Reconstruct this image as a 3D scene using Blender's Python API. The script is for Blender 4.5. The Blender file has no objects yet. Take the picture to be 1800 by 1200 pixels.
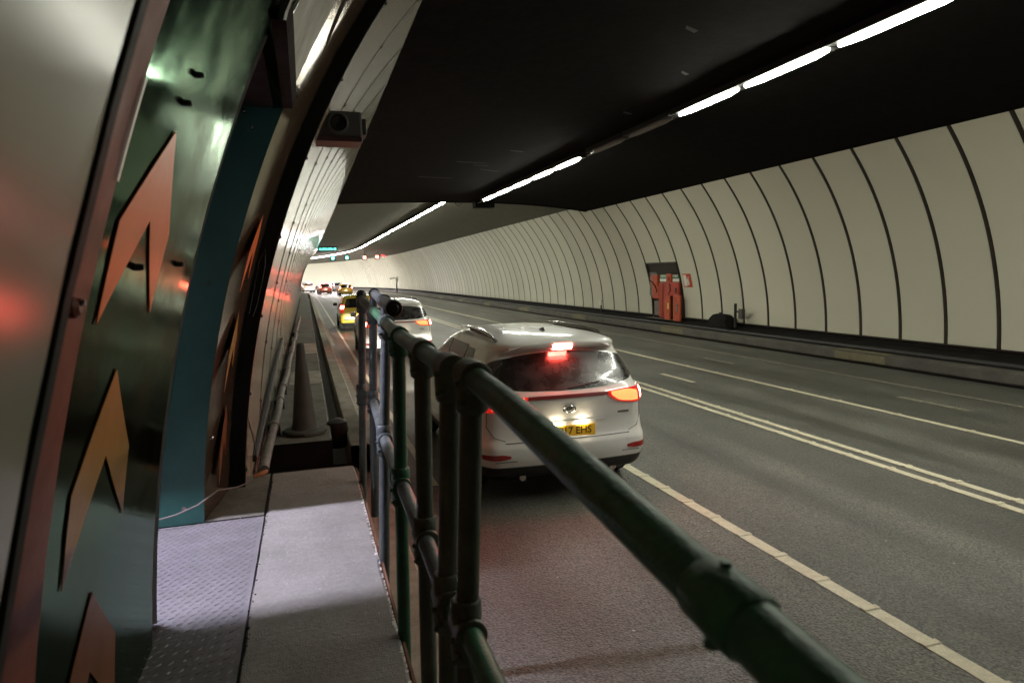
import bpy, bmesh, math, random
from math import sin, cos, pi, radians, sqrt, atan2
from mathutils import Vector, Matrix
random.seed(7)

# ------------------------------------------------------------------ camera, world, exposure
sc = bpy.context.scene
C = sc.collection
cam_d = bpy.data.cameras.new("camera")
cam = bpy.data.objects.new("camera", cam_d)
C.objects.link(cam)
sc.camera = cam
YAW, PITCH, ROLL = radians(17.37), radians(5.89), radians(1.2)
F = Vector((sin(YAW)*cos(PITCH), cos(YAW)*cos(PITCH), -sin(PITCH)))
R0 = Vector((cos(YAW), -sin(YAW), 0)); U0 = R0.cross(F)
Rr = R0*cos(ROLL) - U0*sin(ROLL); Ur = R0*sin(ROLL) + U0*cos(ROLL)
m = Matrix((Rr, Ur, -F)).transposed().to_4x4()
m.translation = Vector((0, 0, 2.2))
cam.matrix_world = m
cam_d.sensor_width = 36; cam_d.lens = 36*1150/1800
cam_d.clip_start = 0.05; cam_d.clip_end = 600
cam_d.dof.use_dof = True; cam_d.dof.focus_distance = 8.0; cam_d.dof.aperture_fstop = 4.5

w = bpy.data.worlds.new("World"); sc.world = w; w.use_nodes = True
w.node_tree.nodes["Background"].inputs[0].default_value = (0.6, 0.62, 0.55, 1)
w.node_tree.nodes["Background"].inputs[1].default_value = 0.0
sc.view_settings.view_transform = 'Standard'; sc.view_settings.look = 'None'
sc.view_settings.exposure = 0; sc.view_settings.gamma = 1
sc.cycles.max_bounces = 8; sc.cycles.diffuse_bounces = 4; sc.cycles.glossy_bounces = 4
sc.cycles.sample_clamp_indirect = 6
sc.cycles.use_denoising = True
LAMP = 104.0
LAMPCOL = (1.0, 1.0, 0.85)

# ------------------------------------------------------------------ tunnel geometry
CX, ZC, RW, RP = 6.6, 0.3, 7.12, 7.31
S0, RB = 78.0, 190.0
def bend(x, s, z):
    if s <= S0: return (x, s, z)
    f = (s-S0)/RB
    return (CX - RB*(1-cos(f)) + (x-CX)*cos(f), S0 + RB*sin(f) + (x-CX)*sin(f), z)
def wallx(z, R=RW, side=-1): return CX + side*sqrt(R*R-(z-ZC)**2)
ROAD = -0.12

# ------------------------------------------------------------------ helpers
class MB:
    def __init__(s): s.v=[]; s.f=[]; s.m=[]; s.mi=0
    def add(s, vs, fs):
        o=len(s.v); s.v+= [tuple(p) for p in vs]
        for f in fs: s.f.append(tuple(o+i for i in f)); s.m.append(s.mi)
        return s
    def box(s, x0,x1,y0,y1,z0,z1, M=None):
        vs=[(x,y,z) for x in (x0,x1) for y in (y0,y1) for z in (z0,z1)]
        if M is not None: vs=[M@Vector(p) for p in vs]
        return s.add(vs,[(0,1,3,2),(4,6,7,5),(0,4,5,1),(2,3,7,6),(0,2,6,4),(1,5,7,3)])
    def bbox(s, x0,x1,y0,y1,z0,z1,b=.01):
        # box with chamfered edges, all 12
        vs=[];X=(x0,x1);Y=(y0,y1);Z=(z0,z1)
        bm=bmesh.new(); bmesh.ops.create_cube(bm,size=1)
        for v in bm.verts:
            v.co=Vector((X[v.co.x>0],Y[v.co.y>0],Z[v.co.z>0]))
        bmesh.ops.bevel(bm,geom=bm.edges[:],offset=b,segments=2,affect='EDGES',profile=.6)
        bm.verts.index_update()
        s.add([v.co.copy() for v in bm.verts],[[v.index for v in f.verts] for f in bm.faces]); bm.free()
        return s
    def tube(s, pts, r, n=16, caps=True):
        pts=[Vector(p) for p in pts]; rings=[]
        rr = r if isinstance(r,(list,tuple)) else [r]*len(pts)
        for i,p in enumerate(pts):
            if i==0: d=pts[1]-p
            elif i==len(pts)-1: d=p-pts[i-1]
            else: d=(pts[i+1]-p).normalized()+(p-pts[i-1]).normalized()
            d.normalize()
            up=Vector((0,0,1)) if abs(d.z)<.9 else Vector((1,0,0))
            a=d.cross(up).normalized(); b=a.cross(d)
            rings.append([p+a*rr[i]*cos(2*pi*k/n)+b*rr[i]*sin(2*pi*k/n) for k in range(n)])
        vs=[q for g in rings for q in g]; fs=[]
        for i in range(len(pts)-1):
            for k in range(n):
                fs.append((i*n+k,i*n+(k+1)%n,(i+1)*n+(k+1)%n,(i+1)*n+k))
        if caps:
            fs.append(tuple(range(n))[::-1]); fs.append(tuple((len(pts)-1)*n+k for k in range(n)))
        return s.add(vs,fs)
    def lathe(s, prof, c=(0,0,0), n=24, M=None):
        vs=[];fs=[]
        for (r,z) in prof:
            for k in range(n):
                p=Vector((r*cos(2*pi*k/n),r*sin(2*pi*k/n),z))
                if M is not None: p=M@p
                vs.append(p+Vector(c))
        for i in range(len(prof)-1):
            for k in range(n): fs.append((i*n+k,i*n+(k+1)%n,(i+1)*n+(k+1)%n,(i+1)*n+k))
        fs.append(tuple(range(n))[::-1]); fs.append(tuple((len(prof)-1)*n+k for k in range(n)))
        return s.add(vs,fs)
    def grid(s, rows, close=False):
        n=len(rows[0]); vs=[p for r in rows for p in r]; fs=[]
        for i in range(len(rows)-1):
            for k in range(n-1 if not close else n):
                fs.append((i*n+k,i*n+(k+1)%n,(i+1)*n+(k+1)%n,(i+1)*n+k))
        return s.add(vs,fs)
    def build(s, name, mats, parent=None, smooth=False, kind=None, recalc=True, angle=40):
        me=bpy.data.meshes.new(name); me.from_pydata(s.v,[],s.f)
        if not isinstance(mats,(list,tuple)): mats=[mats]
        for mm in mats: me.materials.append(mm)
        me.polygons.foreach_set('material_index', s.m)
        if recalc:
            bm=bmesh.new(); bm.from_mesh(me); bmesh.ops.recalc_face_normals(bm,faces=bm.faces); bm.to_mesh(me); bm.free()
        if smooth:
            me.polygons.foreach_set('use_smooth',[True]*len(me.polygons))
            try: me.set_sharp_from_angle(angle=radians(angle))
            except Exception: pass
        me.update()
        o=bpy.data.objects.new(name,me); C.objects.link(o)
        if parent is not None: o.parent=parent
        if kind: o['kind']=kind
        return o
def tag(o,label,cat,group=None):
    o['label']=label; o['category']=cat
    if group: o['group']=group
    return o
def thing(name,label,cat,loc=(0,0,0),rz=0,group=None):
    o=bpy.data.objects.new(name,None); C.objects.link(o); o.location=loc; o.rotation_euler=(0,0,rz)
    o.empty_display_size=.2
    return tag(o,label,cat,group)
def kids(o): return [c for c in bpy.data.objects if c.parent is o]
def copy_tree(o,parent=None,label=None):
    c=o.copy(); C.objects.link(c)
    if parent is not None: c.parent=parent
    for ch in list(o.children): copy_tree(ch,c)
    if label: c['label']=label
    return c

# ------------------------------------------------------------------ materials
def mat(name, col, rough=.6, metal=0., spec=.5, noise=None, bump=None, coat=0., emit=None, alpha=None, rnd=0., streak=None):
    """noise=(scale, amount, dark colour) dirt; bump=(scale, strength); rnd=random tone per object; streak=(scale, amount)"""
    M=bpy.data.materials.new(name); M.use_nodes=True
    nt=M.node_tree; N=nt.nodes; L=nt.links; b=N['Principled BSDF']
    b.inputs['Roughness'].default_value=rough; b.inputs['Metallic'].default_value=metal
    b.inputs['Specular IOR Level'].default_value=spec
    b.inputs['Coat Weight'].default_value=coat; b.inputs['Coat Roughness'].default_value=.06
    tc=N.new('ShaderNodeTexCoord')
    OBJ=tc.outputs['Object']
    if rnd:
        oi0=N.new('ShaderNodeObjectInfo'); vm=N.new('ShaderNodeVectorMath'); vm.operation='MULTIPLY_ADD'
        cv=N.new('ShaderNodeCombineXYZ')
        for i in range(3): L.new(oi0.outputs['Random'],cv.inputs[i])
        L.new(cv.outputs[0],vm.inputs[0]); vm.inputs[1].default_value=(91,57,73); L.new(OBJ,vm.inputs[2]); OBJ=vm.outputs[0]
    colsock=None
    rgb=N.new('ShaderNodeRGB'); rgb.outputs[0].default_value=(*col,1); colsock=rgb.outputs[0]
    def mix(a,bcol,fac,mode='MIX'):
        x=N.new('ShaderNodeMix'); x.data_type='RGBA'; x.blend_type=mode
        L.new(a,x.inputs[6])
        if isinstance(bcol,tuple): x.inputs[7].default_value=(*bcol,1)
        else: L.new(bcol,x.inputs[7])
        if isinstance(fac,float): x.inputs[0].default_value=fac
        else: L.new(fac,x.inputs[0])
        return x.outputs[2]
    if rnd:
        oi=N.new('ShaderNodeObjectInfo'); mr=N.new('ShaderNodeMapRange')
        mr.inputs[3].default_value=1-rnd; mr.inputs[4].default_value=1+rnd*.4
        L.new(oi.outputs['Random'],mr.inputs[0])
        cb=N.new('ShaderNodeCombineColor')
        for i in range(3): L.new(mr.outputs[0],cb.inputs[i])
        colsock=mix(colsock,cb.outputs[0],1.0,'MULTIPLY')
    if noise:
        for (sc_,amt,dc) in (noise if isinstance(noise,list) else [noise]):
            n=N.new('ShaderNodeTexNoise'); n.inputs['Scale'].default_value=sc_; n.inputs['Detail'].default_value=8; n.inputs['Roughness'].default_value=.65
            L.new(OBJ,n.inputs['Vector'])
            cr=N.new('ShaderNodeMapRange'); cr.inputs[1].default_value=.42; cr.inputs[2].default_value=.68; cr.inputs[4].default_value=amt
            L.new(n.outputs[0],cr.inputs[0]); colsock=mix(colsock,dc,cr.outputs[0])
            if sc_<20 and not rnd:
                rm=N.new('ShaderNodeMapRange'); rm.inputs[1].default_value=.35; rm.inputs[2].default_value=.7
                rm.inputs[3].default_value=max(0,rough-.06); rm.inputs[4].default_value=min(1,rough+.14)
                L.new(n.outputs[0],rm.inputs[0]); L.new(rm.outputs[0],b.inputs['Roughness'])
    if streak:
        mp=N.new('ShaderNodeMapping'); mp.inputs['Scale'].default_value=streak[0]
        L.new(OBJ,mp.inputs[0])
        n=N.new('ShaderNodeTexNoise'); n.inputs['Scale'].default_value=1; n.inputs['Detail'].default_value=6
        L.new(mp.outputs[0],n.inputs['Vector'])
        cr=N.new('ShaderNodeMapRange'); cr.inputs[1].default_value=.45; cr.inputs[2].default_value=.75; cr.inputs[4].default_value=streak[1]
        sbp=N.new('ShaderNodeBump'); sbp.inputs['Strength'].default_value=.55; sbp.inputs['Distance'].default_value=.008; L.new(n.outputs[0],sbp.inputs['Height'])
        L.new(n.outputs[0],cr.inputs[0]); colsock=mix(colsock,streak[2],cr.outputs[0])
    L.new(colsock,b.inputs['Base Color'])
    if bump:
        last=sbp.outputs[0] if streak else None
        for (sc_,st) in (bump if isinstance(bump,list) else [bump]):
            n=N.new('ShaderNodeTexNoise'); n.inputs['Scale'].default_value=sc_; n.inputs['Detail'].default_value=5
            L.new(OBJ,n.inputs['Vector'])
            bp=N.new('ShaderNodeBump'); bp.inputs['Strength'].default_value=st; bp.inputs['Distance'].default_value=.01
            L.new(n.outputs[0],bp.inputs['Height'])
            if last: L.new(last,bp.inputs['Normal'])
            last=bp.outputs[0]
        L.new(last,b.inputs['Normal'])
    if emit:
        b.inputs['Emission Color'].default_value=(*emit[0],1); b.inputs['Emission Strength'].default_value=emit[1]
    if alpha is not None: b.inputs['Alpha'].default_value=alpha
    return M

def asphalt():
    M=mat('asphalt',(.075,.072,.058),.62,bump=None)
    nt=M.node_tree;N=nt.nodes;L=nt.links;b=N['Principled BSDF']
    tc=N.new('ShaderNodeTexCoord')
    sep=N.new('ShaderNodeSeparateXYZ'); L.new(tc.outputs['Object'],sep.inputs[0])
    fine=N.new('ShaderNodeTexNoise'); fine.inputs['Scale'].default_value=62; fine.inputs['Detail'].default_value=4
    big=N.new('ShaderNodeTexNoise'); big.inputs['Scale'].default_value=.9; big.inputs['Detail'].default_value=6
    mp=N.new('ShaderNodeMapping'); mp.inputs['Scale'].default_value=(1.6,.12,1)
    L.new(tc.outputs['Object'],mp.inputs[0]); trk=N.new('ShaderNodeTexNoise'); trk.inputs['Scale'].default_value=1; trk.inputs['Detail'].default_value=3
    L.new(mp.outputs[0],trk.inputs['Vector'])
    L.new(tc.outputs['Object'],fine.inputs['Vector']); L.new(tc.outputs['Object'],big.inputs['Vector'])
    def mr(src,a,b_,c,d):
        x=N.new('ShaderNodeMapRange'); L.new(src,x.inputs[0])
        for i,vv in enumerate((a,b_,c,d)): x.inputs[i+1].default_value=vv
        return x.outputs[0]
    def mul(a,b_):
        x=N.new('ShaderNodeMath'); x.operation='MULTIPLY'; L.new(a,x.inputs[0]); L.new(b_,x.inputs[1]); return x.outputs[0]
    t=mul(mul(mr(fine.outputs[0],.32,.68,.35,1.65),mr(big.outputs[0],.3,.7,.8,1.2)),mr(trk.outputs[0],.35,.65,.66,1.3))
    vor=N.new('ShaderNodeTexVoronoi'); vor.inputs['Scale'].default_value=3.4; vor.inputs['Randomness'].default_value=1
    L.new(tc.outputs['Object'],vor.inputs['Vector'])
    spot=N.new('ShaderNodeMath'); spot.operation='LESS_THAN'; L.new(vor.outputs['Distance'],spot.inputs[0]); spot.inputs[1].default_value=.036
    base=N.new('ShaderNodeMix'); base.data_type='RGBA'; base.blend_type='MULTIPLY'; base.inputs[0].default_value=1
    base.inputs[6].default_value=(.086,.086,.072,1)
    cb=N.new('ShaderNodeCombineColor')
    for i in range(3): L.new(t,cb.inputs[i])
    L.new(cb.outputs[0],base.inputs[7])
    sm=N.new('ShaderNodeMix'); sm.data_type='RGBA'; L.new(spot.outputs[0],sm.inputs[0]); L.new(base.outputs[2],sm.inputs[6]); sm.inputs[7].default_value=(.33,.32,.27,1)
    L.new(sm.outputs[2],b.inputs['Base Color'])
    L.new(mr(trk.outputs[0],.3,.7,.42,.62),b.inputs['Roughness'])
    f2=N.new('ShaderNodeTexVoronoi'); f2.inputs['Scale'].default_value=60; L.new(tc.outputs['Object'],f2.inputs['Vector'])
    bp=N.new('ShaderNodeBump'); bp.inputs['Strength'].default_value=1; bp.inputs['Distance'].default_value=.008
    L.new(f2.outputs['Distance'],bp.inputs['Height']); L.new(bp.outputs[0],b.inputs['Normal'])
    return M

G={}
G['asphalt']=asphalt()
G['paint']=mat('road_paint',(.62,.58,.42),.55,noise=[(14,.35,(.25,.23,.17)),(90,.5,(.3,.28,.2))],bump=(60,.3))
G['paint_worn']=mat('worn_road_paint',(.3,.28,.2),.6,noise=[(9,.8,(.09,.085,.07)),(70,.6,(.1,.1,.08))])
G['yellow']=mat('yellow_kerb_paint',(.17,.155,.09),.6,noise=(10,.6,(.1,.09,.06)))
G['concrete']=mat('brushed_concrete',(.22,.215,.20),.8,noise=[(3,.5,(.13,.125,.11)),(35,.4,(.11,.11,.1))],bump=[(40,.5),(160,.4)],streak=((3,90,3),.4,(.16,.15,.12)))
G['conc_dark']=mat('dirty_concrete',(.13,.125,.1),.85,noise=[(4,.7,(.04,.038,.03)),(40,.5,(.06,.05,.04))],bump=(30,.5))
G['kerb']=mat('kerb_stone',(.3,.28,.22),.7,noise=[(3,.6,(.1,.09,.07)),(30,.4,(.15,.14,.11))],bump=(50,.4))
G['kerb_r']=mat('dull_kerb_stone',(.1,.095,.08),.7,noise=[(2,.5,(.05,.048,.04)),(30,.4,(.06,.055,.045))],bump=(50,.3))
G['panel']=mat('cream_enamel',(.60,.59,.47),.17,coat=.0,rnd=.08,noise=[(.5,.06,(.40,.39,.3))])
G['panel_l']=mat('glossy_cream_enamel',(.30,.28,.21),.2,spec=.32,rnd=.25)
G['joint']=mat('dark_joint_trim',(.02,.016,.012),.35,noise=(12,.4,(.06,.045,.03)))
G['black']=mat('dirt_and_shade_black',(.012,.011,.010),.85,spec=.12,noise=(1.5,.6,(.006,.006,.005)),bump=(15,.4))  # also paints shade: the kerb foot strip and the ledge end
G['rubber']=mat('black_rubber',(.02,.02,.019),.6,bump=(40,.2))
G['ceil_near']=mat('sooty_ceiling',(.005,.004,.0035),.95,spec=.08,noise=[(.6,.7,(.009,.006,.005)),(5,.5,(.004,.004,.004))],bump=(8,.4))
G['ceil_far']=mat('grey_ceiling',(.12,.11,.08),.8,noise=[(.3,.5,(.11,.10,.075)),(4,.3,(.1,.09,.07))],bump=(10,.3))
G['steel']=mat('stained_steel',(.085,.11,.085),.13,metal=1,noise=[(.9,.7,(.035,.065,.048)),(1.7,.6,(.11,.08,.05))],bump=(1.6,.07))
G['steel'].node_tree.nodes['Principled BSDF'].inputs['Specular Tint'].default_value=(.50,.60,.52,1)
G['steel_b']=mat('bright_stained_steel',(.20,.15,.10),.16,metal=.8,noise=[(1.2,.5,(.1,.06,.04))],bump=(1.6,.05))
G['trim']=mat('brown_trim',(.16,.045,.025),.5,spec=.3,noise=(3,.5,(.08,.03,.02)))
G['orange']=mat('orange_enamel',(.80,.19,.05),.34,spec=.4,noise=(.8,.3,(.6,.13,.035)))
G['mustard']=mat('mustard_enamel',(.30,.155,.025),.4,spec=.3,noise=(1,.5,(.16,.13,.05)))
G['rust']=mat('rust_enamel',(.14,.05,.015),.45,spec=.25,noise=(1,.5,(.07,.045,.025)))
G['teal']=mat('teal_enamel',(.02,.085,.068),.36,noise=[(2,.5,(.01,.04,.04)),(9,.3,(.013,.05,.05))],bump=(3,.1))
G['olive']=mat('olive_glass',(.13,.12,.06),.42,noise=(3,.5,(.08,.075,.04)))
G['alcove']=mat('alcove_paint',(.4,.4,.38),.7,noise=(4,.5,(.2,.2,.18)))
G['checker']=mat('checker_plate',(.17,.165,.175),.5,metal=.2,noise=[(5,.5,(.11,.105,.105)),(40,.3,(.11,.11,.11))],bump=(60,.2))
G['pipe']=mat('green_pipe_paint',(.035,.15,.072),.42,spec=.4,noise=[(6,.6,(.03,.04,.03)),(2.2,.4,(.03,.08,.06)),(25,.35,(.075,.085,.06))],bump=[(30,.35),(140,.2)])
G['pipe3']=mat('worn_grey_green_pipe',(.12,.135,.10),.5,noise=[(6,.7,(.035,.04,.03)),(2.2,.4,(.03,.075,.05)),(30,.4,(.10,.095,.07))],bump=[(30,.35),(140,.2)])
G['pipe2']=mat('grey_galvanised_pipe',(.10,.12,.12),.45,metal=.2,noise=[(7,.7,(.045,.05,.045)),(50,.4,(.05,.045,.035))],bump=[(30,.35),(140,.2)])
G['pipe_low']=mat('dusty_conduit',(.11,.10,.085),.6,noise=(8,.6,(.07,.06,.05)),bump=(20,.3))
G['scrape']=mat('ceiling_scrape',(.05,.047,.042),.8)
G['chip']=mat('pale_chips',(.5,.48,.45),.7)
G['cone']=mat('grimy_cone_rubber',(.045,.047,.038),.7,noise=[(5,.6,(.04,.035,.025))],bump=(20,.2))
G['cable']=mat('pale_cable',(.11,.10,.09),.5)
G['cable_d']=mat('dark_cable',(.03,.025,.02),.5)
G['plug']=mat('orange_plug',(.6,.2,.08),.5)
G['lens']=mat('lamp_lens',(.9,.9,.8),.4,emit=(LAMPCOL,LAMP))
G['lens_far']=mat('boosted_lamp_lens',(.9,.9,.8),.4,emit=((1,.94,.92),LAMP*3.8))  # extra strength and tint added to brighten the far bend
G['lens_off']=mat('dead_lamp_lens',(.12,.11,.10),.35)
G['housing']=mat('lamp_housing',(.012,.011,.01),.6)
G['cool']=mat('cool_tube',(.9,.9,.95),.4,emit=((.84,.79,1.0),4600))
G['cctv']=mat('grimy_grey_housing',(.06,.055,.05),.5,noise=(6,.5,(.07,.06,.05)))
G['cctvb']=mat('red_brown_base',(.035,.012,.011),.5)
G['glass_d']=mat('dark_lens_glass',(.01,.012,.012),.08)
G['red']=mat('red_enamel',(.40,.045,.02),.45,noise=[(5,.5,(.25,.03,.015))])
G['redor']=mat('orange_red_enamel',(.46,.075,.025),.5,noise=[(6,.5,(.3,.05,.02))])
G['grey']=mat('niche_grey',(.17,.155,.13),.7,noise=(6,.5,(.09,.08,.07)))
G['green']=mat('sign_green',(.02,.16,.08),.4)
G['white']=mat('sign_white',(.7,.7,.62),.4)
G['signred']=mat('sign_red',(.55,.07,.03),.4)
G['brass']=mat('pale_label',(.7,.55,.15),.4)
G['bolt']=mat('bolt_steel',(.35,.33,.3),.25,metal=1)
G['studd']=mat('dark_boss',(.02,.018,.015),.4)
G['led_g']=mat('green_signal_led',(.1,.9,.7),.4,emit=((.12,1.0,.72),9))
G['led_r']=mat('red_signal_led',(.9,.2,.1),.4,emit=((1.0,.32,.22),7))
G['led_rr']=mat('red_signal_glow',(.9,.1,.1),.4,emit=((1.0,.05,.05),3))
G['w_lamp']=mat('tiny_white_lamp',(.9,.9,.9),.4,emit=((1,.95,.8),8))
# vehicle materials
def carpaint(name,c): return mat(name,c,.32,coat=1.0,noise=(2,.12,tuple(x*.75 for x in c)))
G['p_white']=carpaint('white_car_paint',(.88,.87,.82))
G['p_yellow']=carpaint('yellow_car_paint',(.55,.40,.03))
G['p_amber']=carpaint('amber_car_paint',(.62,.36,.03))
G['p_red']=carpaint('red_car_paint',(.4,.07,.04))
G['p_grey']=carpaint('grey_car_paint',(.2,.2,.2))
G['plastic']=mat('black_plastic',(.025,.024,.022),.55,bump=(60,.15))
G['tyre']=mat('tyre_rubber',(.015,.015,.014),.75,bump=(50,.3))
G['rim']=mat('alloy_rim',(.3,.3,.29),.35,metal=.8)
G['rglass']=mat('dusty_rear_glass',(.02,.017,.015),.26,spec=.8,coat=.6,noise=(5,.4,(.035,.03,.025)))
G['cglass']=mat('tinted_glass',(.014,.012,.011),.10,spec=.7)
G['chrome']=mat('chrome_trim',(.5,.5,.48),.15,metal=1)
G['seam']=mat('body_seam',(.06,.055,.05),.6)
G['plate']=mat('yellow_number_plate',(.72,.44,.03),.4,emit=((.9,.45,.03),.12))  # slight emission added, so the plate shows as lit
G['ink']=mat('plate_ink',(.06,.035,.01),.5)
G['platelamp']=mat('plate_lamp',(1,1,.9),.4,emit=((1,.85,.6),45))
G['tl_out']=mat('brake_lamp_glow',(.9,.3,.2),.3,emit=((1,.10,.07),125))
G['tl_in']=mat('amber_lamp_glow',(.9,.4,.1),.3,emit=((1,.16,.05),3.2))
G['tl_red']=mat('red_lamp_glass',(.45,.02,.015),.15,coat=1,emit=((1,.03,.02),.5))
G['tl_strip']=mat('red_lamp_strip',(.20,.03,.027),.3,coat=.3,emit=((1,.02,.02),.02))
G['reflector']=mat('red_reflector',(.4,.015,.01),.2,coat=1)
G['brake3']=mat('third_brake_lamp',(.9,.2,.2),.3,emit=((1,.07,.05),260))
G['headlamp']=mat('headlamp_glow',(1,1,1),.3,emit=((1,.95,.88),110))

# ------------------------------------------------------------------ SETTING
def strip(name, pts2, s0, s1, m_, ds=2.0, kind='structure', parent=None, smooth=False, closed=False):
    """sweep a cross-section [(x,z)...] along the tunnel"""
    n=max(1,int((s1-s0)/ds)); mb=MB()
    ss=[s0+(s1-s0)*i/n for i in range(n+1)]
    if s1<=S0: ss=[s0,s1]
    rows=[[bend(x,s,z) for (x,z) in pts2] for s in ss]
    mb.grid(rows,close=closed)
    if closed:
        k=len(pts2); mb.f.append(tuple(range(k))); mb.m.append(0)
        o=(len(ss)-1)*k; mb.f.append(tuple(o+i for i in range(k))); mb.m.append(0)
    return mb.build(name,m_,parent,smooth,kind,recalc=closed)
SB, SE = -22.0, 215.0
strip('road',[(.2,ROAD),(13.3,ROAD)],SB,SE,G['asphalt'])
# painted lane lines: each a thin raised sheet; ribs every .45 m
def line(x0,x1,s0,s1,m_,rib=None,name='lane_line',h=.005):
    mb=MB(); n=max(1,int((s1-s0)/2)); 
    ss=[s0+(s1-s0)*i/n for i in range(n+1)]
    mb.grid([[bend(x0,s,ROAD),bend(x0,s,ROAD+h),bend(x1,s,ROAD+h),bend(x1,s,ROAD)] for s in ss])
    if rib:
        s=rib[0]
        while s<min(s1,45):
            z0=ROAD+h; 
            a=[(x0-.004,s,z0-.004),(x1+.004,s,z0-.004),(x1+.004,s+.012,z0+.009),(x0-.004,s+.012,z0+.009),
               (x0-.004,s+.055,z0+.009),(x1+.004,s+.055,z0+.009),(x1+.004,s+.068,z0-.004),(x0-.004,s+.068,z0-.004)]
            mb.add(a,[(0,1,2,3),(3,2,5,4),(4,5,6,7),(0,3,4,7),(1,6,5,2)])
            s+=rib[1]
    return mb.build(name,m_,kind='structure',recalc=False)
line(3.50,3.62,-5,170,G['paint'],(-3,.45))
line(6.27,6.37,-5,170,G['paint'],(-3,.62))
line(6.52,6.62,-5,170,G['paint'],(-3,.62))
line(8.72,8.82,-5,170,G['paint'],(-3,1.2))
line(11.0,11.05,-5,170,G['paint_worn'])
line(1.22,1.30,7,170,G['paint'])
for s in (13.0,21.0,29.0,37,45,53): line(7.55,7.66,s-1.3,s,G['paint_worn' if s>13 else 'paint'],name='lane_dash')
for s in (8.6,14.6,22,30,38): line(9.95,10.05,s-1.0,s+.3,G['paint_worn'],name='lane_dash')
# right kerb: face, black strip painting the shadow at its foot, cable shelf behind
strip('kerb',[(12.72,ROAD-.05),(12.72,-.075),(12.66,-.07),(12.66,.125),(12.70,.15),(13.02,.15)],SB,SE,G['kerb_r'])
strip('kerb_shadow',[(12.55,ROAD+.004),(12.73,ROAD+.004)],SB,SE,G['black'])
strip('side_ledge',[(13.02,.15),(13.03,.05),(13.18,.05),(13.2,.2),(13.25,.22),(13.5,.27),(13.72,.30),(13.78,.36)],SB,SE,G['black'])
for s in (11.7,20.2,28.7,37.2,45.7,54.2,62.7):
    MB().box(12.652,12.664,s,s+1.5,-.065,.12).box(12.664,13.0,s,s+1.5,.148,.156).build('kerb_marking',G['yellow'],kind='structure')
# left kerb, gutter trench and low ledge
strip('kerb',[(.40,-.1),(.40,.29),(.41,.30),(.60,.30),(.62,.28),(.63,-.0),(.84,-.04),(.85,ROAD-.02)],7.5,SE,G['kerb'])
strip('kerb',[(.44,-.3),(.44,-.03),(.45,-.02),(.70,-.02),(.72,-.04),(.73,ROAD-.02)],SB,7.5,G['kerb'])
strip('trench',[(-.6,-.2),(.45,-.2)],SB,SE,G['black'])
strip('trench',[(-1.0,.1),(.42,.1)],5.4,7.5,G['black'])
strip('side_ledge',[(-.62,.40),(.18,.40),(.20,.385),(.20,-.25)],7.45,SE,G['conc_dark'])
MB().box(-.6,.2,7.44,7.52,-.2,.397).build('ledge_end',G['black'],kind='structure')  # end face coloured black so it stays dark under red tail light
for i,(x0,x1,s) in enumerate([(-.35,.197,11.6),(-.2,.197,16.3)]):
    MB().box(x0,x1,s,s+1.6+i,.401,.406).build('ledge_patch',G['kerb'],kind='structure')
# near walkway slab
mb=MB()
n=60
top=[];top2=[]
for i in range(n+1):
    y=-2+ (5.45+2)*i/n
    e=.315+random.uniform(-.006,.004)
    mb_l=-.325+random.uniform(-.004,.004)
    top.append([(mb_l,y,.45),(mb_l,y,.643),(mb_l+.008,y,.65),(-.1,y,.651),(.1,y,.652),(e-.014,y,.65),(e,y,.636+random.uniform(-.004,.004)),(e+.004,y,.45)])
mb.grid(top)
mb.add([p for p in top[-1]],[tuple(range(8))]); mb.add([p for p in top[0]],[tuple(range(8))])
mb.build('walkway',G['concrete'],kind='structure',recalc=True)
# worn edge: chipped white paint and rust angle
mb=MB()
y=1.2
while y<4.9:
    l=random.uniform(.006,.04); wv=random.uniform(.002,.018)
    mb.add([(.31-wv,y,.6535),(.312,y+l*.1,.6525),(.313,y+l,.6525),(.31-wv*random.uniform(.3,1),y+l*.9,.6535)],[(0,1,2,3)])
    y+=l*random.uniform(.7,2.6)
mb.build('edge_chips',G['chip'],kind='stuff',recalc=False)
mb=MB()
for _ in range(200):
    x=random.uniform(-.30,.30); y=random.uniform(1.9,5.35) if random.random()<.35 else random.uniform(2.9,4.6); l=random.choice((.0012,.0015,.002,.003,.004)); a=random.uniform(0,6.28)
    mb.add([(x+l*cos(a+k*pi/2)*random.uniform(.5,1.2),y+l*sin(a+k*pi/2)*random.uniform(.5,1.2),.6532) for k in range(4)],[(0,1,2,3)])
mb.build('grit',G['chip'],kind='stuff',recalc=False)
mb=MB()
for _ in range(150):
    x=random.gauss(-.321,.005); y=random.uniform(1.6,5.3); l=random.uniform(.002,.008); a=random.uniform(0,6.28)
    mb.add([(x+l*cos(a+k*pi/2.5)*random.uniform(.4,1.2),y+1.6*l*sin(a+k*pi/2.5)*random.uniform(.4,1.2),.6528) for k in range(5)],[(0,1,2,3,4)])
mb.build('dirt',G['black'],kind='stuff',recalc=False)
MB().box(.322,.334,-1.5,5.44,.52,.632).build('rusty_edge_angle',mat('rusty_iron',(.13,.055,.025),.75,noise=[(12,.7,(.07,.035,.02))],bump=(60,.4)),kind='structure')
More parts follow.
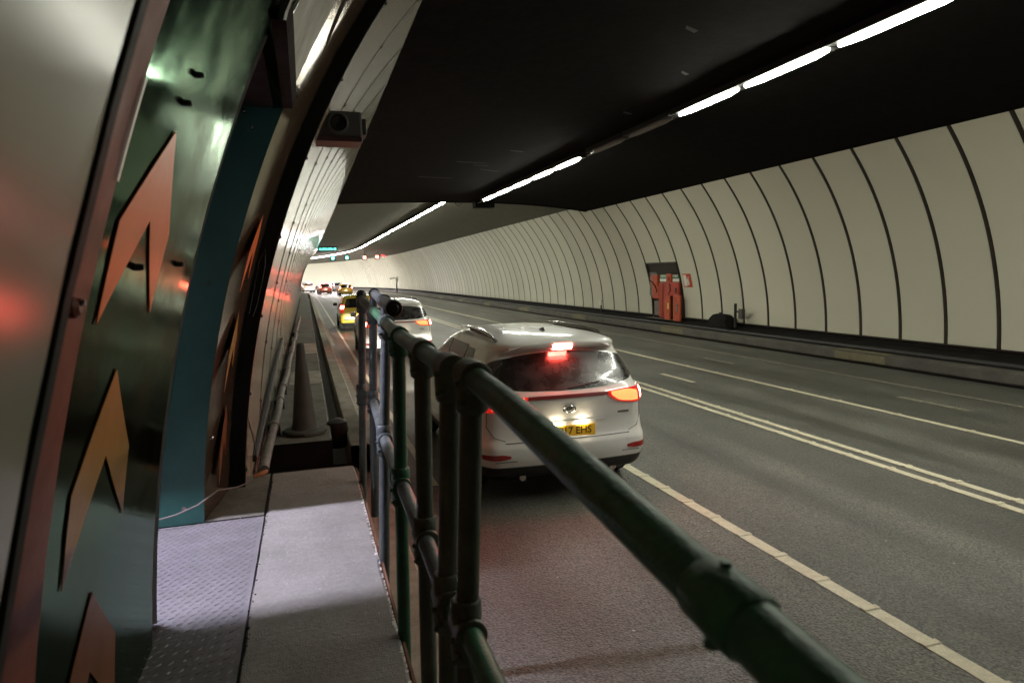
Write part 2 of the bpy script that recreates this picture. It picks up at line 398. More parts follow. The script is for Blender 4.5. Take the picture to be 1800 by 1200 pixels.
# checker plate floor
mb=MB(); mb.box(-2.3,-.335,1.3,4.49,.60,.645)
for i in range(46):
    for j in range(52):
        x=-1.40+i*.0235; y=2.55+j*.072+(i%2)*.036
        if x>-.36 or y>4.46: continue
        a=radians(32 if i%2 else 52); l=.0165; wv=.0042
        dx,dy=cos(a)*l,sin(a)*l; qx,qy=-sin(a)*wv,cos(a)*wv
        mb.add([(x-dx,y-dy,.6452),(x+qx,y+qy,.6452),(x+dx,y+dy,.6452),(x-qx,y-qy,.6452),(x-dx*.6,y-dy*.6,.6492),(x+dx*.6,y+dy*.6,.6492)],
               [(0,3,4),(0,4,1),(3,2,5),(3,5,4),(1,4,5),(1,5,2)])
mb.build('checker_plate_floor',G['checker'],kind='structure',recalc=False)

# ceilings: low sooty soffit near, higher grey vault beyond
STEP=27.0
def vault(zedge,zmid,R=RW,zl=None):
    zl=zl or zedge; xl=wallx(zl,R,-1); xr=wallx(zedge,R,1); pts=[]
    for i in range(17):
        t=i/16; x=xl+(xr-xl)*t
        ze=zl if t<.5 else zedge; pts.append((x, ze+(zmid-ze)*(1-abs(2*t-1)**2.2)))
    return pts
strip('ceiling',vault(4.88,5.22,RW+.03,5.10),SB,STEP,G['ceil_near'])
strip('ceiling',vault(5.08,5.92,RW+.03),STEP+.2,SE,G['ceil_far'])
# fascia where the ceiling steps up
mb=MB(); lo=vault(4.88,5.22,RW+.03,5.10); hi=[(x,z+1.0) for x,z in lo]
mb.grid([[ (x,STEP,z-.02) for x,z in lo],[(x,STEP,z) for x,z in hi]]); mb.grid([[ (x,STEP+.18,z-.02) for x,z in lo],[(x,STEP+.18,z) for x,z in hi]])
mb.grid([[ (x,STEP,z-.02) for x,z in lo],[(x,STEP+.18,z-.02) for x,z in lo]])
mb.build('ceiling_fascia',G['ceil_near'],kind='structure')
# dark outer lining so nothing shows between panels
for sd,nm in ((-1,'left'),(1,'right')):
    pass

# ------------------------------------------------------------------ WALLS
PW=1.19
def arc_panel(z0,z1,width,R,side,n=22,th=.03,gap=.085,lipr=.012,flat=False):
    """one curved enamel panel at s=0..width, thickness outwards, rolled edges"""
    mb=MB(); a0,a1=gap/2,width-gap/2
    def ring(off_s,dr): 
        return [(wallx(z0+(z1-z0)*k/n,R+dr,side),off_s,z0+(z1-z0)*k/n) for k in range(n+1)]
    bulge=0 if flat else .004
    prof=[(a0,.03),(a0+.004,.008),(a0+lipr,.0),(a0+.25*(a1-a0),-bulge),((a0+a1)/2,-bulge*1.4),(a0+.75*(a1-a0),-bulge),(a1-lipr,0),(a1-.004,.008),(a1,.03)]
    mb.grid([ring(s,dr) for s,dr in prof])
    return mb
def wall(side,label,s_start,s_near_end,count,z0,mt,nicheidx=(),name='tunnel_wall',pw=PW):
    root=thing(name,label,'wall',(wallx(z0,RW,side),s_start,0))
    inv=Matrix.Translation(-Vector(root.location))
    def place(me,s,first=False):
        o=bpy.data.objects.new('wall_panel',me); C.objects.link(o); o.parent=root
        if s<=S0: M=Matrix.Translation((0,s,0))
        else:
            f=(s-S0)/RB; p=Vector(bend(CX,s,0))
            M=Matrix.Translation(p)@Matrix.Rotation(f,4,'Z')@Matrix.Translation((-CX,0,0))
        o.matrix_local=inv@M
        return o
    fl=side<0; gp=.03 if fl else .085
    zn=5.08 if side<0 else 4.88
    near=arc_panel(z0,zn,pw,RW,side,gap=gp,flat=fl)
    far=arc_panel(z0,5.10,pw,RW,side,gap=gp,flat=fl)
    short=arc_panel(2.5,4.88,pw,RW,side)
    def mk(mb):
        me=bpy.data.meshes.new('wall_panel'); me.from_pydata(mb.v,[],mb.f); me.materials.append(mt)
        me.polygons.foreach_set('use_smooth',[True]*len(me.polygons)); me.set_sharp_from_angle(angle=radians(35)); return me
    men,mef,mes=mk(near),mk(far),mk(short)
    s=s_start;k=0
    while k<count:
        place(mes if k in nicheidx else (men if s<STEP-.5 else mef),s); s+=pw; k+=1
    # remaining run of panels: one part
    mb=MB()
    def addrun(sa,sb_):
        s=sa
        while s<sb_:
            rows=[]
            for q in (.03,pw/2,pw-.03):
                rows.append([bend(wallx(z0+(5.1-z0)*i/12,RW,side),s+q,z0+((5.1 if s>STEP else 4.88)-z0)*i/12) for i in range(13)])
            mb.grid(rows); s+=pw
    addrun(s,SE-2)
    sb_=s_start-pw
    if side>0:
        while sb_>SB: addrun(sb_,sb_+.5); sb_-=pw
    o=mb.build('wall_panel',mt,root,True,recalc=False); o['kind']='stuff'; o.matrix_local=inv
    # lining seen in the joints, with rounded joint beads
    mb=MB(); sa=SB if side>0 else s_start-.02
    ss=[sa,20,STEP,45,S0]+[S0+2*i for i in range(1,69)]
    rows=[[bend(wallx(z0-.05+(5.2-z0)*i/14,RW+.045,side),q,z0-.05+(5.2-z0)*i/14) for i in range(15)] for q in ss]
    mb.grid(rows)
    o=mb.build('lining',G['joint'],root,recalc=False); o.matrix_local=inv
    mb=MB(); s=s_start; dp,hw=(-.006,.037) if side>0 else (-.006,.013)
    for j in range(int(90/pw)):
        if s+hw>S0: break
        zt=zn if s<STEP-.5 else 5.1
        zb=2.5 if (j in nicheidx and j-1 in nicheidx) else z0
        zz=[zb+(zt-zb)*i/22 for i in range(23)]
        col=lambda dr,ds:[(wallx(z,RW+dr,side),s+ds,z) for z in zz]
        mb.grid([col(.035,-hw),col(dp+.003,-hw),col(dp,-hw*.7),col(dp,hw*.7),col(dp+.003,hw),col(.035,hw)])
        if side<0 and s<40:
            for i in range(7):
                z=z0+.35+(zt-z0-.6)*(i+(.4 if j%2 else 0))/7
                mb.tube([(wallx(z,RW-.004,side),s,z),(wallx(z,RW-.016,side),s,z)],.014,8)
        s+=pw
    o=mb.build('joint_bead',G['joint'],root,True); o.matrix_local=inv
    return root
wall_r=wall(1,'long curved right wall of cream enamel panels with dark ribs, opposite the traffic',7.51,0,100,.43,G['panel'],(12,13))
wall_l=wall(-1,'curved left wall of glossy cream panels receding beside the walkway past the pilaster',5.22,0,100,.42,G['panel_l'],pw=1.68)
# right panels nearer than the first joint are part of the stuff run; individual ones for the visible edge of frame
# niche back in the right wall
NY0,NY1=21.82,24.14
rt=Vector(wall_r.location)
def rel(o,root): o.matrix_local=Matrix.Translation(-Vector(root.location)); return o
mb=MB()
xw=14.05
mb.add([(xw,NY0,.30),(xw,NY1,.30),(xw,NY1,2.52),(xw,NY0,2.52)],[(0,1,2,3)])
mb.add([(xw,NY0,.30),(13.73,NY0,.30),(13.73,NY0,1.0),(13.6,NY0,1.8),(13.36,NY0,2.52),(xw,NY0,2.52)],[(0,1,2,3,4,5)])
mb.add([(xw,NY1,.30),(13.73,NY1,.30),(13.73,NY1,1.0),(13.6,NY1,1.8),(13.36,NY1,2.52),(xw,NY1,2.52)],[(0,1,2,3,4,5)])
mb.add([(13.30,NY0,.302),(xw,NY0,.302),(xw,NY1,.302),(13.30,NY1,.302)],[(0,1,2,3)])
rel(mb.build('niche',G['grey'],wall_r,recalc=False),wall_r)
mb=MB()  # hood panel over the cabinets, with a seam
mb.bbox(13.55,13.62,NY0+.1,NY1-.66,2.08,2.5,.01); mb.bbox(13.52,13.62,NY1-.62,NY1-.06,1.2,2.48,.01)
rel(mb.build('hood_panel',G['grey'],wall_r),wall_r)
mb=MB(); mb.tube([(wallx(.43+i*.21,RW-.0,1),NY0,.43+i*.21) for i in range(11)],.05,6); mb.tube([(wallx(.43+i*.21,RW,1),NY1,.43+i*.21) for i in range(11)],.04,6)
mb.box(13.35,13.45,NY0,NY1,2.47,2.53)
rel(mb.build('niche_frame',G['joint'],wall_r,True),wall_r)

# near left wall piece (close to the lens) : same panels as the left wall, own short run
nw=thing('near_wall','tall smooth cream wall panels at the left edge of the picture, nearest of all','wall',(-.4,-.3,0))
pm=arc_panel(.42,4.85,PW,RW,-1)
for s in (.914-PW,.914-2*PW,.914-3*PW):
    mb=MB(); mb.add([(x,y+s,z) for x,y,z in pm.v],pm.f); rel(mb.build('wall_panel',G['panel_l'],nw,True,recalc=False),nw)
mb=MB()
zs=[.42+i*.22 for i in range(21)]
mb.grid([[(wallx(z,RW-.003),.872,z) for z in zs],[(wallx(z,RW-.006),.885,z) for z in zs],[(wallx(z,RW+.16),.89,z) for z in zs]])
rel(mb.build('edge_gasket',G['rubber'],nw,True,recalc=False),nw)
mb=MB(); mb.grid([[(wallx(.3+i*.3,RW+.25),q,.3+i*.3) for i in range(17)] for q in (SB,1.5)])
rel(mb.build('lining',G['black'],nw,recalc=False),nw)

# ------------------------------------------------------------------ PILASTER round the refuge opening
pil=thing('refuge_surround','stained steel and teal surround of the lit refuge opening on the left','doorway',(-.6,3.0,.65))
def px(z,R=RP): return wallx(z,R)
def sheet(y0,y1,z0,z1,R,n=20,ny=2):
    mb=MB(); zs=[z0+(z1-z0)*i/n for i in range(n+1)]
    ys=[y0+(y1-y0)*i/ny for i in range(ny+1)]
    mb.grid([[(px(z,R),y,z) for z in zs] for y in ys]); 
    mb.grid([[(px(z,R),y0,z) for z in zs],[(px(z,R+.05),y0+.002,z) for z in zs]])
    mb.grid([[(px(z,R),y1,z) for z in zs],[(px(z,R+.05),y1-.002,z) for z in zs]])
    mb.grid([[(px(z0,R),y,z0) for y in ys],[(px(z0,R+.05),y,z0) for y in ys]])
    return mb
rel(sheet(1.68,3.0,.46,5.0,RP).build('facing_sheet',G['steel'],pil,True,recalc=False),pil)
rel(sheet(3.003,4.497,3.27,5.0,RP).build('lintel_sheet',G['steel'],pil,True,recalc=False),pil)
mb=MB(); zz=[.46+i*.2 for i in range(24)]
mb.grid([[(px(z,RP-.002-.085*t),4.5+.67*t,z) for z in zz] for t in (0,.25,.5,.75,1)])
rel(mb.build('facing_sheet',G['steel_b'],pil,True,recalc=False),pil)
rel(sheet(.935,1.677,.46,5.0,RP-.006).build('side_trim',G['trim'],pil,True,recalc=False),pil)
rel(sheet(.9,.932,.46,5.0,RP+.02).build('side_gap',G['black'],pil,True,recalc=False),pil)
mb=MB(); zz=[.42+i*.15 for i in range(31)]
mb.grid([[(wallx(z,RP-.07),5.172,z) for z in zz],[(wallx(z,RW-.004),5.172,z) for z in zz],[(wallx(z,RW-.004),5.25,z) for z in zz]])
rel(mb.build('black_return',G['black'],pil,recalc=False),pil)
mb=MB(); op=[(.05,1.95),(.03,2.32),(.07,2.42),(.13,2.30),(.14,2.02),(.11,1.93)]
mb.tube([(wallx(z,RP-.09)+u*.5,5.166,z) for u,z in op],.003,6)
rel(mb.build('return_outline',G['bolt'],pil,True),pil)
# teal reveal
mb=MB(); zs=[.65+i*.131 for i in range(21)]
mb.grid([[(px(min(z,3.27),RP-.004),4.5-.004,z) for z in zs],[(-2.3,4.5-.004,z) for z in zs]])
rel(mb.build('teal_reveal',G['teal'],pil,recalc=False),pil)
# refuge room: near reveal, back, soffit
mb=MB()
mb.grid([[(px(z,RP+.02),3.02,z) for z in zs],[(-2.3,3.02,z) for z in zs]])
mb.grid([[(px(z,RP+.02),3.20,z) for z in zs],[(-1.0,3.20,z) for z in zs]])
mb.add([(-2.3,2.0,.6),(-2.3,4.5,.6),(-2.3,4.5,3.4),(-2.3,2.0,3.4)],[(0,1,2,3)])
rel(mb.build('refuge_lining',G['alcove'],pil,recalc=False),pil)
mb=MB(); mb.add([(-2.3,3.0,3.272),(-.02,3.0,3.272),(-.02,4.5,3.272),(-2.3,4.5,3.272)],[(0,1,2,3)]); mb.grid([[(-.02,y,3.27) for y in (3.0,4.5)],[(.01,y,3.36) for y in (3.0,4.5)]])
rel(mb.build('soffit',G['black'],pil,recalc=False),pil)
def chevron(poly,mt,R=RP-.006,dy=0,dz=0,name='chevron'):
    bm=bmesh.new(); vs=[bm.verts.new((0,y+dy,z+dz)) for y,z in poly]; f=bm.faces.new(vs)
    bmesh.ops.triangulate(bm,faces=[f]); bmesh.ops.subdivide_edges(bm,edges=bm.edges[:],cuts=3,use_grid_fill=True)
    for v in bm.verts: v.co.x=px(v.co.z,R)
    ext=bmesh.ops.extrude_face_region(bm,geom=bm.faces[:]); 
    for v in [e for e in ext['geom'] if isinstance(e,bmesh.types.BMVert)]: v.co.x-=.003
    bmesh.ops.recalc_face_normals(bm,faces=bm.faces)
    me=bpy.data.meshes.new(name); bm.to_mesh(me); bm.free(); me.materials.append(mt)
    o=bpy.data.objects.new(name,me); C.objects.link(o); o.parent=pil; return rel(o,pil)
CH1=[(2.10,2.62),(2.37,2.35),(2.345,2.10),(2.075,2.37),(1.78,2.10),(1.78,2.345)]
CH2=[(2.06,1.96),(2.37,1.67),(2.39,1.44),(2.09,1.71),(1.82,1.44),(1.81,1.68)]
CH3=[(2.10,1.31),(2.40,1.03),(2.40,.78),(2.12,1.06),(1.86,.80),(1.84,1.03)]
for p,mm in ((CH1,'orange'),(CH2,'mustard'),(CH3,'rust')):
    chevron(p,G[mm]); 
    chevron([(4.62+(y-1.78)*.85,z) for y,z in p],G[mm],dz=.02,R=RP-.07)
chevron([(3.2,3.38),(3.32,3.30),(5.0,3.42),(4.66,4.05),(4.0,4.4),(3.1,4.3)],G['olive'],name='lintel_plate')
def rim(poly,w_,mt):
    mb=MB(); q=[(px(z,RP-.028),y,z) for y,z in poly]; mb.tube(q+[q[0]],w_,6); return rel(mb.build('lintel_rim',mt,pil,True),pil)
rim([(3.2,3.38),(3.32,3.30),(5.0,3.42),(4.66,4.05),(4.0,4.4),(3.1,4.3)],.012,G['bolt'])
# bosses and bolts on the sheets
def boss(y,z,r,h,mt,R=RP,nm='boss'):
    mb=MB(); x=px(z,R); mb.tube([(x-.01,y,z),(x+h*.7,y,z),(x+h,y,z)],[r,r,r*.6],12); return rel(mb.build(nm,mt,pil,True),pil)
for y,z in ((2.14,2.79),(2.10,2.70),(2.05,2.24),(2.65,2.26),(4.78,2.26)): boss(y,z,.010,.024,G['studd'])
boss(1.55,2.15,.022,.03,G['trim']); boss(1.55,2.16,.009,.036,G['bolt'])
for x,z in ((-.58,2.18),(-.27,3.14),(-.31,3.24),(-.62,1.2)):
    mb=MB(); mb.tube([(x,4.50,z),(x,4.478,z),(x,4.47,z)],[.014,.013,.006],12); rel(mb.build('bolt',G['bolt'],pil,True),pil)
mb=MB(); mb.grid([[(px(z,RP-.013),y,z) for z in [2.42+i*.032 for i in range(8)]] for y in (1.655,1.672)])
rel(mb.build('worn_sticker',G['white'],pil,recalc=False),pil)

# refuge lamp: a tube across the refuge head with two added blades to trim its light
rl=thing('refuge_lamp','cool white downlight in the head of the refuge, lighting its checker plate floor','lamp',(-1.0,3.78,3.2))
MB().bbox(-.62,.36,-.1,.06,.0,.06,.006).build('housing',G['black'],rl)
MB().box(-.62,.36,-.074,-.068,-.30,.0).build('light_blade',G['black'],rl)  # unseen blades, added and sized to cut the floor light patch
MB().box(-.62,.36,.236,.242,-.80,.0).box(-.62,.36,.05,.24,-.006,.0).build('light_blade',G['black'],rl)
MB().box(-.60,.0,-.011,.011,-.024,-.004).build('tube',G['cool'],rl)

# ------------------------------------------------------------------ CEILING LAMPS
def lamp_proto(lens):
    t=bpy.data.objects.new('ceiling_lamp',None); C.objects.link(t); t.empty_display_size=.2
    MB().bbox(-.13,.13,0,1.84,.0,.10,.008).build('housing',G['housing'],t)
    mb=MB(); wv=.085; L0,L1=.06,1.78
    wv=.085; pl=[(-wv*.12,L0),(-wv,L0+.3),(-wv,L1-.3),(-wv*.12,L1),(wv*.12,L1),(wv,L1-.3),(wv,L0+.3),(wv*.12,L0)]
    mb.add([(x,y,-.001) for x,y in pl]+[(x*.8,.92+(y-.92)*.97,-.035) for x,y in pl],[tuple(range(8,16))]+[(i,(i+1)%8,8+(i+1)%8,8+i) for i in range(8)])
    mb.build('lens',lens,t)
    return t
p_on=lamp_proto(G['lens']); p_off=lamp_proto(G['lens_off']); p_far=lamp_proto(G['lens_far'])
grpN='fluorescent lamps of the low ceiling'; grpF='fluorescent lamps of the far row'
used={'on':False,'off':False,'far':False}
def put(kind,s,z,label,group):
    p={'on':p_on,'off':p_off,'far':p_far}[kind]
    if not used[kind]: used[kind]=True; t=p
    else: t=copy_tree(p)
    x,y,_=bend(6.6,s,0); t.location=(x,y,z)
    t.rotation_euler=(0,0,max(0,(s-S0)/RB)); tag(t,label,'ceiling lamp',group)
zN=5.0
near_l=[(5.2,'largest lit ceiling lamp, cut by the top edge of the picture'),(7.06,'second lit lamp from the top right of the near row'),(8.92,'last lit lamp before the dark gap in the near lamp row')]
for s,lb in near_l: put('on',s,zN,lb,grpN)
put('off',10.85,zN,'dead lamp at the near side of the gap in the lamp row',grpN)
put('off',12.75,zN,'dead lamp at the far side of the gap in the lamp row',grpN)
for i,lb in enumerate(('first lit lamp beyond the dark gap, largest of its five','second of the five lit lamps beyond the dark gap','middle one of the five lit lamps beyond the dark gap','fourth of the five lit lamps beyond the dark gap','farthest small lamp before the ceiling steps up')):
    put('on',15.1+1.86*i,zN,lb,grpN)
put('on',3.34,zN,'lamp of the near row just above the top right corner of the picture',grpN)
put('on',1.48,zN,'lamp of the near row right of the lens, out of the picture',grpN)
ONES=['','first','second','third','fourth','fifth','sixth','seventh','eighth','ninth','tenth','eleventh','twelfth','thirteenth','fourteenth','fifteenth','sixteenth','seventeenth','eighteenth','nineteenth']
TENS={2:'twent',3:'thirt',4:'fort',5:'fift',6:'sixt',7:'sevent',8:'eight'}
def ordinal(n):
    if n<20: return ONES[n]
    t,u=divmod(n,10); return TENS[t]+('ieth' if u==0 else 'y-'+ONES[u])
k=0; s=29.2
while s<178:
    put('on' if s<92 else 'far',s,5.72,'nearest lamp of the far bright row, just beyond the ceiling step' if k==0 else ordinal(k+1)+' lamp from the near end of the far row', grpF); s+=1.86; k+=1
# conduit line beside the dead lamps and ceiling clutter
tag(MB().tube([(6.9,-5,5.1),(6.9,26.9,5.1)],.022,8).build('conduit',G['grey'],smooth=True),'thin conduit running beside the near ceiling lamps','conduit')
jb=thing('junction_box','dark boxy duct hanging under the step of the ceiling','duct',(7.2,26.6,5.0))
MB().bbox(-.40,.42,-.25,.25,-.06,.3,.02).build('box',G['black'],jb)
MB().tube([(-.9,0,.22),(-.95,0,.08),(-1.05,0,.0),(-1.17,0,.08),(-1.2,0,.22)],.012,6).build('hanging_cable',G['black'],jb,True)
MB().tube([(-1.7,.1,.24),(-1.72,.1,.14),(-1.75,.1,.24)],.012,6).build('hanging_cable',G['black'],jb,True)
o=MB().lathe([(.02,0),(.05,-.02),(.06,-.06),(.03,-.10)],(5.95,29.8,5.66),12).build('marker_lamp',G['w_lamp'],smooth=True)
tag(o,'tiny round lamp just right of the near end of the far lamp row','lamp')
# scuffs on the ceiling
for (x,y,l) in ((3.9,17,.9),(4.5,17.6,.5),(4.9,18.4,.35),(5.2,18.6,.4),(4.9,15.5,.4),(3.3,19.5,1.1),(5.9,11.5,.25),(4.6,7.3,.25),(5.6,9,.2)):
    z=4.88+.34*(1-abs(2*(x-1.15)/10.9-1)**2.2)
    MB().add([(x,y,z-.012),(x+l,y+.12,z-.012),(x+l*.95,y+.2,z-.012),(x+.05,y+.1,z-.012)],[(0,1,2,3)]).build('ceiling_scrape',G['scrape'],kind='structure',recalc=False)

# ------------------------------------------------------------------ LANE SIGNALS and far sign
def signal(x,y,z,lens,label,glow=False):
    t=thing('lane_signal',label,'traffic signal',(x,y,z),group='lane control signals over the road')
    MB().bbox(-.32,.32,0,.2,-.32,.32,.02).build('housing',G['housing'],t)
    MB().box(-.03,.03,.08,.12,.32,1.0).build('hanger',G['housing'],t)
    if lens=='led_r': MB().box(-.2,.2,-.012,-.002,-.2,.2).build('lens',G[lens],t)
    else: MB().lathe([(.2,0),(.18,.012)],(0,0,0),16,Matrix.Rotation(radians(90),4,'X')).build('lens',G[lens],t,True)
    return t
signal(3.65,90,4.75,'led_g','green lane signal, leftmost of the four over the far road')
signal(5.45,90,4.78,'led_g','green lane signal at the far end of the lamp row')
signal(7.75,90,4.78,'led_r','pinkish red square lane signal, third of the four from the left')
g=signal(9.4,90,4.85,'led_r','red lane signal, rightmost of the four, with a red glow shape beside it')
MB().box(.45,1.0,-.01,.05,.3,.5,Matrix.Rotation(radians(20),4,'Y')).build('red_glow_slab',G['led_rr'],g)  # emissive slab added as the red glow beside the signal
t=thing('message_sign','green lit message sign high beside the left wall','electronic sign',(2.1,62,4.78))
MB().bbox(-.85,.85,0,.2,-.22,.22,.02).build('housing',G['housing'],t)
mb=MB()
for i in range(6):
    x=-.68+i*.25
    mb.box(x,x+.15,-.012,-.002,-.09,-.045); mb.box(x,x+.04,-.012,-.002,-.045,.09)
    if i%2: mb.box(x+.08,x+.15,-.012,-.002,.04,.09)
mb.build('lit_glyphs',G['led_g'],t)

# ------------------------------------------------------------------ PIPE RAILING
rail=thing('pipe_railing','dark green pipe railing between the walkway and the road','railing',(.36,2.5,.5))
ZM=1.32; ZT=1.955
TOP=[(.372,-.9,ZT-.2),(.364,.403,1.875),(.36,.525,1.89),(.358,.885,1.925),(.366,1.2,1.945),(.375,1.53,ZT),(.355,1.69,ZT),(.355,2.13,ZT),(.36,2.73,ZT),(.405,3.56,ZT),(.445,4.68,1.965)]
MID=[(.27,-.4,ZM),(.34,1.0,ZM),(.345,1.53,ZM),(.33,1.69,ZM),(.34,2.13,ZM),(.35,2.73,ZM),(.37,3.56,ZM),(.42,4.68,ZM)]
pr=.0295
rel(MB().tube(TOP[:6],pr,20).build('top_rail',G['pipe'],rail,True),rail)
rel(MB().tube(TOP[6:],pr,20).build('top_rail',G['pipe'],rail,True),rail)
rel(MB().tube(TOP[-1:]+[(.40,4.9,2.02),(.40,5.1,2.04)],pr,18).build('top_rail',G['pipe2'],rail,True),rail)
rel(MB().tube(MID[:4],pr-.001,18).build('mid_rail',G['pipe'],rail,True),rail)
rel(MB().tube(MID[3:],pr-.001,18).build('mid_rail',G['pipe2'],rail,True),rail)
posts=[(.375,.345,1.53,'pipe3',.25),(.355,.33,1.69,'pipe3',.25),(.355,.345,2.13,'pipe3',.3),(.36,.345,2.73,'pipe',.42),(.405,.37,3.56,'pipe2',.48),(.445,.42,4.68,'pipe2',.48),(.40,.37,5.02,'pipe2',.48)]
for i,(xt,xm,y,mm,zb) in enumerate(posts):
    zt=ZT if i<6 else 2.02
    xb=xm+(xm-xt)*.9
    rel(MB().tube([(xb,y,zb),(xm,y,ZM),(xt,y,zt)],pr-.0015,18).build('post',G[mm],rail,True),rail)
    # tee fittings : horizontal sleeve + socket collar + grub screw
    for (x,z,zone) in ((xt,zt,'top'),(xm,ZM,'mid')):
        mb=MB(); dy=.052; sl=0
        mb.tube([(x,y-dy,z),(x,y-dy+.004,z),(x,y+dy-.004,z),(x,y+dy,z)],[pr+.006,pr+.011,pr+.011,pr+.006],18)
        k=x+(xm-xt)*.06
        mb.tube([(x,y,z+.012),(k,y,z-.03),(k,y,z-.082),(k,y,z-.088)],[pr+.004,pr+.012,pr+.010,pr+.005],18)
        if zone=='mid': mb.tube([(x,y,z-.01),(k,y,z+.03),(k,y,z+.07),(k,y,z+.076)],[pr+.004,pr+.010,pr+.010,pr+.005],18)
        mb.tube([(k-.02,y-.02,z-.06),(k-.036,y-.036,z-.06),(k-.044,y-.044,z-.06)],[.009,.009,.006],8)
        mb.tube([(x-.01,y-.03,z+.0),(x-.05,y-.03,z-.012)],[.009,.008],8)
        rel(mb.build('fitting',G[mm],rail,True,angle=50),rail)
mb=MB(); a=Vector((.3625,.46,1.882)); b=Vector((.3610,.535,1.8905)); mb.tube([a,a+(b-a)*.06,a+(b-a)*.94,b],[pr+.001,pr+.0045,pr+.0045,pr+.001],20)
mb.tube([(.355,.51,1.868),(.353,.51,1.842)],.008,10); mb.tube([(.366,.51,1.91),(.368,.51,1.925)],.006,10)
rel(mb.build('sleeve',G['pipe'],rail,True,angle=50),rail)
# far section's higher rail with open capped end facing the lens
rel(MB().tube([(.355,2.80,2.065),(.40,3.6,2.07),(.45,4.6,2.085)],pr,20).build('raised_rail',G['pipe2'],rail,True),rail)
mb=MB(); mb.tube([(.353,2.785,2.065),(.355,2.81,2.065),(.357,2.86,2.0655)],[pr+.004,pr+.007,pr+.006],20); mb.tube([(.352,2.775,2.065),(.353,2.786,2.065)],[.016,.022],16)
rel(mb.build('end_cap',G['rubber'],rail,True),rail)
mb=MB(); mb.tube([(.45,4.57,2.085),(.452,4.66,2.085)],[pr+.008,pr+.006],18); rel(mb.build('end_cap',G['rubber'],rail,True),rail)
mb=MB(); mb.lathe([(.0,.045),(.02,.04),(.036,.02),(.04,0),(.038,-.05)],(.40,5.08,2.06),18)
rel(mb.build('end_cap',G['rubber'],rail,True),rail)
rel(MB().tube([(.452,4.64,2.085),(.447,4.66,2.0),(.445,4.68,1.96)],pr-.003,16).build('link_pipe',G['pipe2'],rail,True),rail)
mb=MB(); mb.tube([(.40,3.62,2.07),(.404,3.60,1.96)],[.02,.02],12); mb.tube([(.403,3.57,2.07),(.400,3.63,2.07)],[pr+.006,pr+.006],18)
rel(mb.build('clamp',G['rubber'],rail,True),rail)

# ------------------------------------------------------------------ WALKWAY CLUTTER
t=thing('traffic_cone','tall grimy traffic cone standing on the ledge beyond the walkway','traffic cone',(-.09,7.9,.40))
mb=MB(); mb.lathe([(.165,.05),(.15,.07),(.135,.12),(.045,1.02),(.04,1.05),(.03,1.06)],(0,0,0),32); mb.build('cone_body',G['cone'],t,True,angle=60)
mb=MB(); mb.lathe([(.24,.0),(.25,.015),(.25,.04),(.235,.055),(.17,.062)],(0,0,0),12); mb.build('cone_base',G['cone'],t,True,angle=30)
o=MB().lathe([(.10,0),(.13,.03),(.135,.2),(.12,.32),(.05,.36)],(0,0,0),20).build('rubber_bollard',G['rubber'],smooth=True); o.location=(.29,8.3,.1); tag(o,'squat black rubber stump in the trench right of the cone','bollard')
# conduit along the wall foot
mb=MB(); pts=[(-.42,5.9,.56)]+[(-.42+.006*(y-6)+.01*sin(y*1.7),y,.56+.015*sin(y*.9)) for y in [6+.7*i for i in range(34)]]
mb.tube(pts,.045,14)
t=thing('wall_conduit','dusty pipe with couplings running along the foot of the left wall','pipe',(-.4,6,.5))
rel(mb.build('pipe',G['pipe_low'],t,True),t)
for y in (7.6,9.2,10.4,12.5,15,18,21):
    rel(MB().tube([(-.42+.006*(y-6),y,.56+.015*sin(y*.9)),(-.42+.006*(y-6),y+.14,.56+.015*sin(y*.9))],.055,14).build('coupling',G['pipe_low'],t,True),t)
    rel(MB().box(-.5,-.36,y+.3,y+.34,.40,.53).build('bracket',G['rubber'],t),t)
strip('wall_foot',[(-.9,.42),(-.46,.42)],5.5,60,G['black'])
o=MB().tube([(-.50,5.95,.66),(-.445,8.4,1.0),(-.41,11.2,1.22)],.035,8).build('black_hose',G['rubber'],smooth=True); tag(o,'straight black hose slanting up the foot of the left wall panels','hose')
# cable on the floor
t=thing('floor_cable','pale cable with an orange plug hanging across the refuge corner','cable',(-.6,4.45,.75))
rel(MB().tube([(-1.05,4.44,.70),(-.85,4.43,.74),(-.72,4.42,.79),(-.62,4.6,.82),(-.52,4.75,.78),(-.44,4.85,.78),(-.40,4.95,.81)],.006,8).build('cable',G['cable'],t,True),t)
rel(MB().tube([(-.42,4.93,.80),(-.40,5.0,.90),(-.42,5.1,1.02),(-.48,5.3,1.2)],.005,8).build('thin_wire',G['cable_d'],t,True),t)
rel(MB().tube([(-.42,4.90,.80),(-.36,4.93,.81),(-.33,4.95,.82)],[.012,.02,.012],10).build('plug',G['plug'],t,True),t)
rel(MB().lathe([(.006,-.004),(.016,-.004),(.016,.004),(.006,.004)],(-.80,4.44,.77),12,Matrix.Rotation(radians(90),4,'X')).build('clip',G['bolt'],t,True),t)
strip('plinth',[(-.8,.651),(-.34,.651)],4.5,5.45,G['conc_dark'])

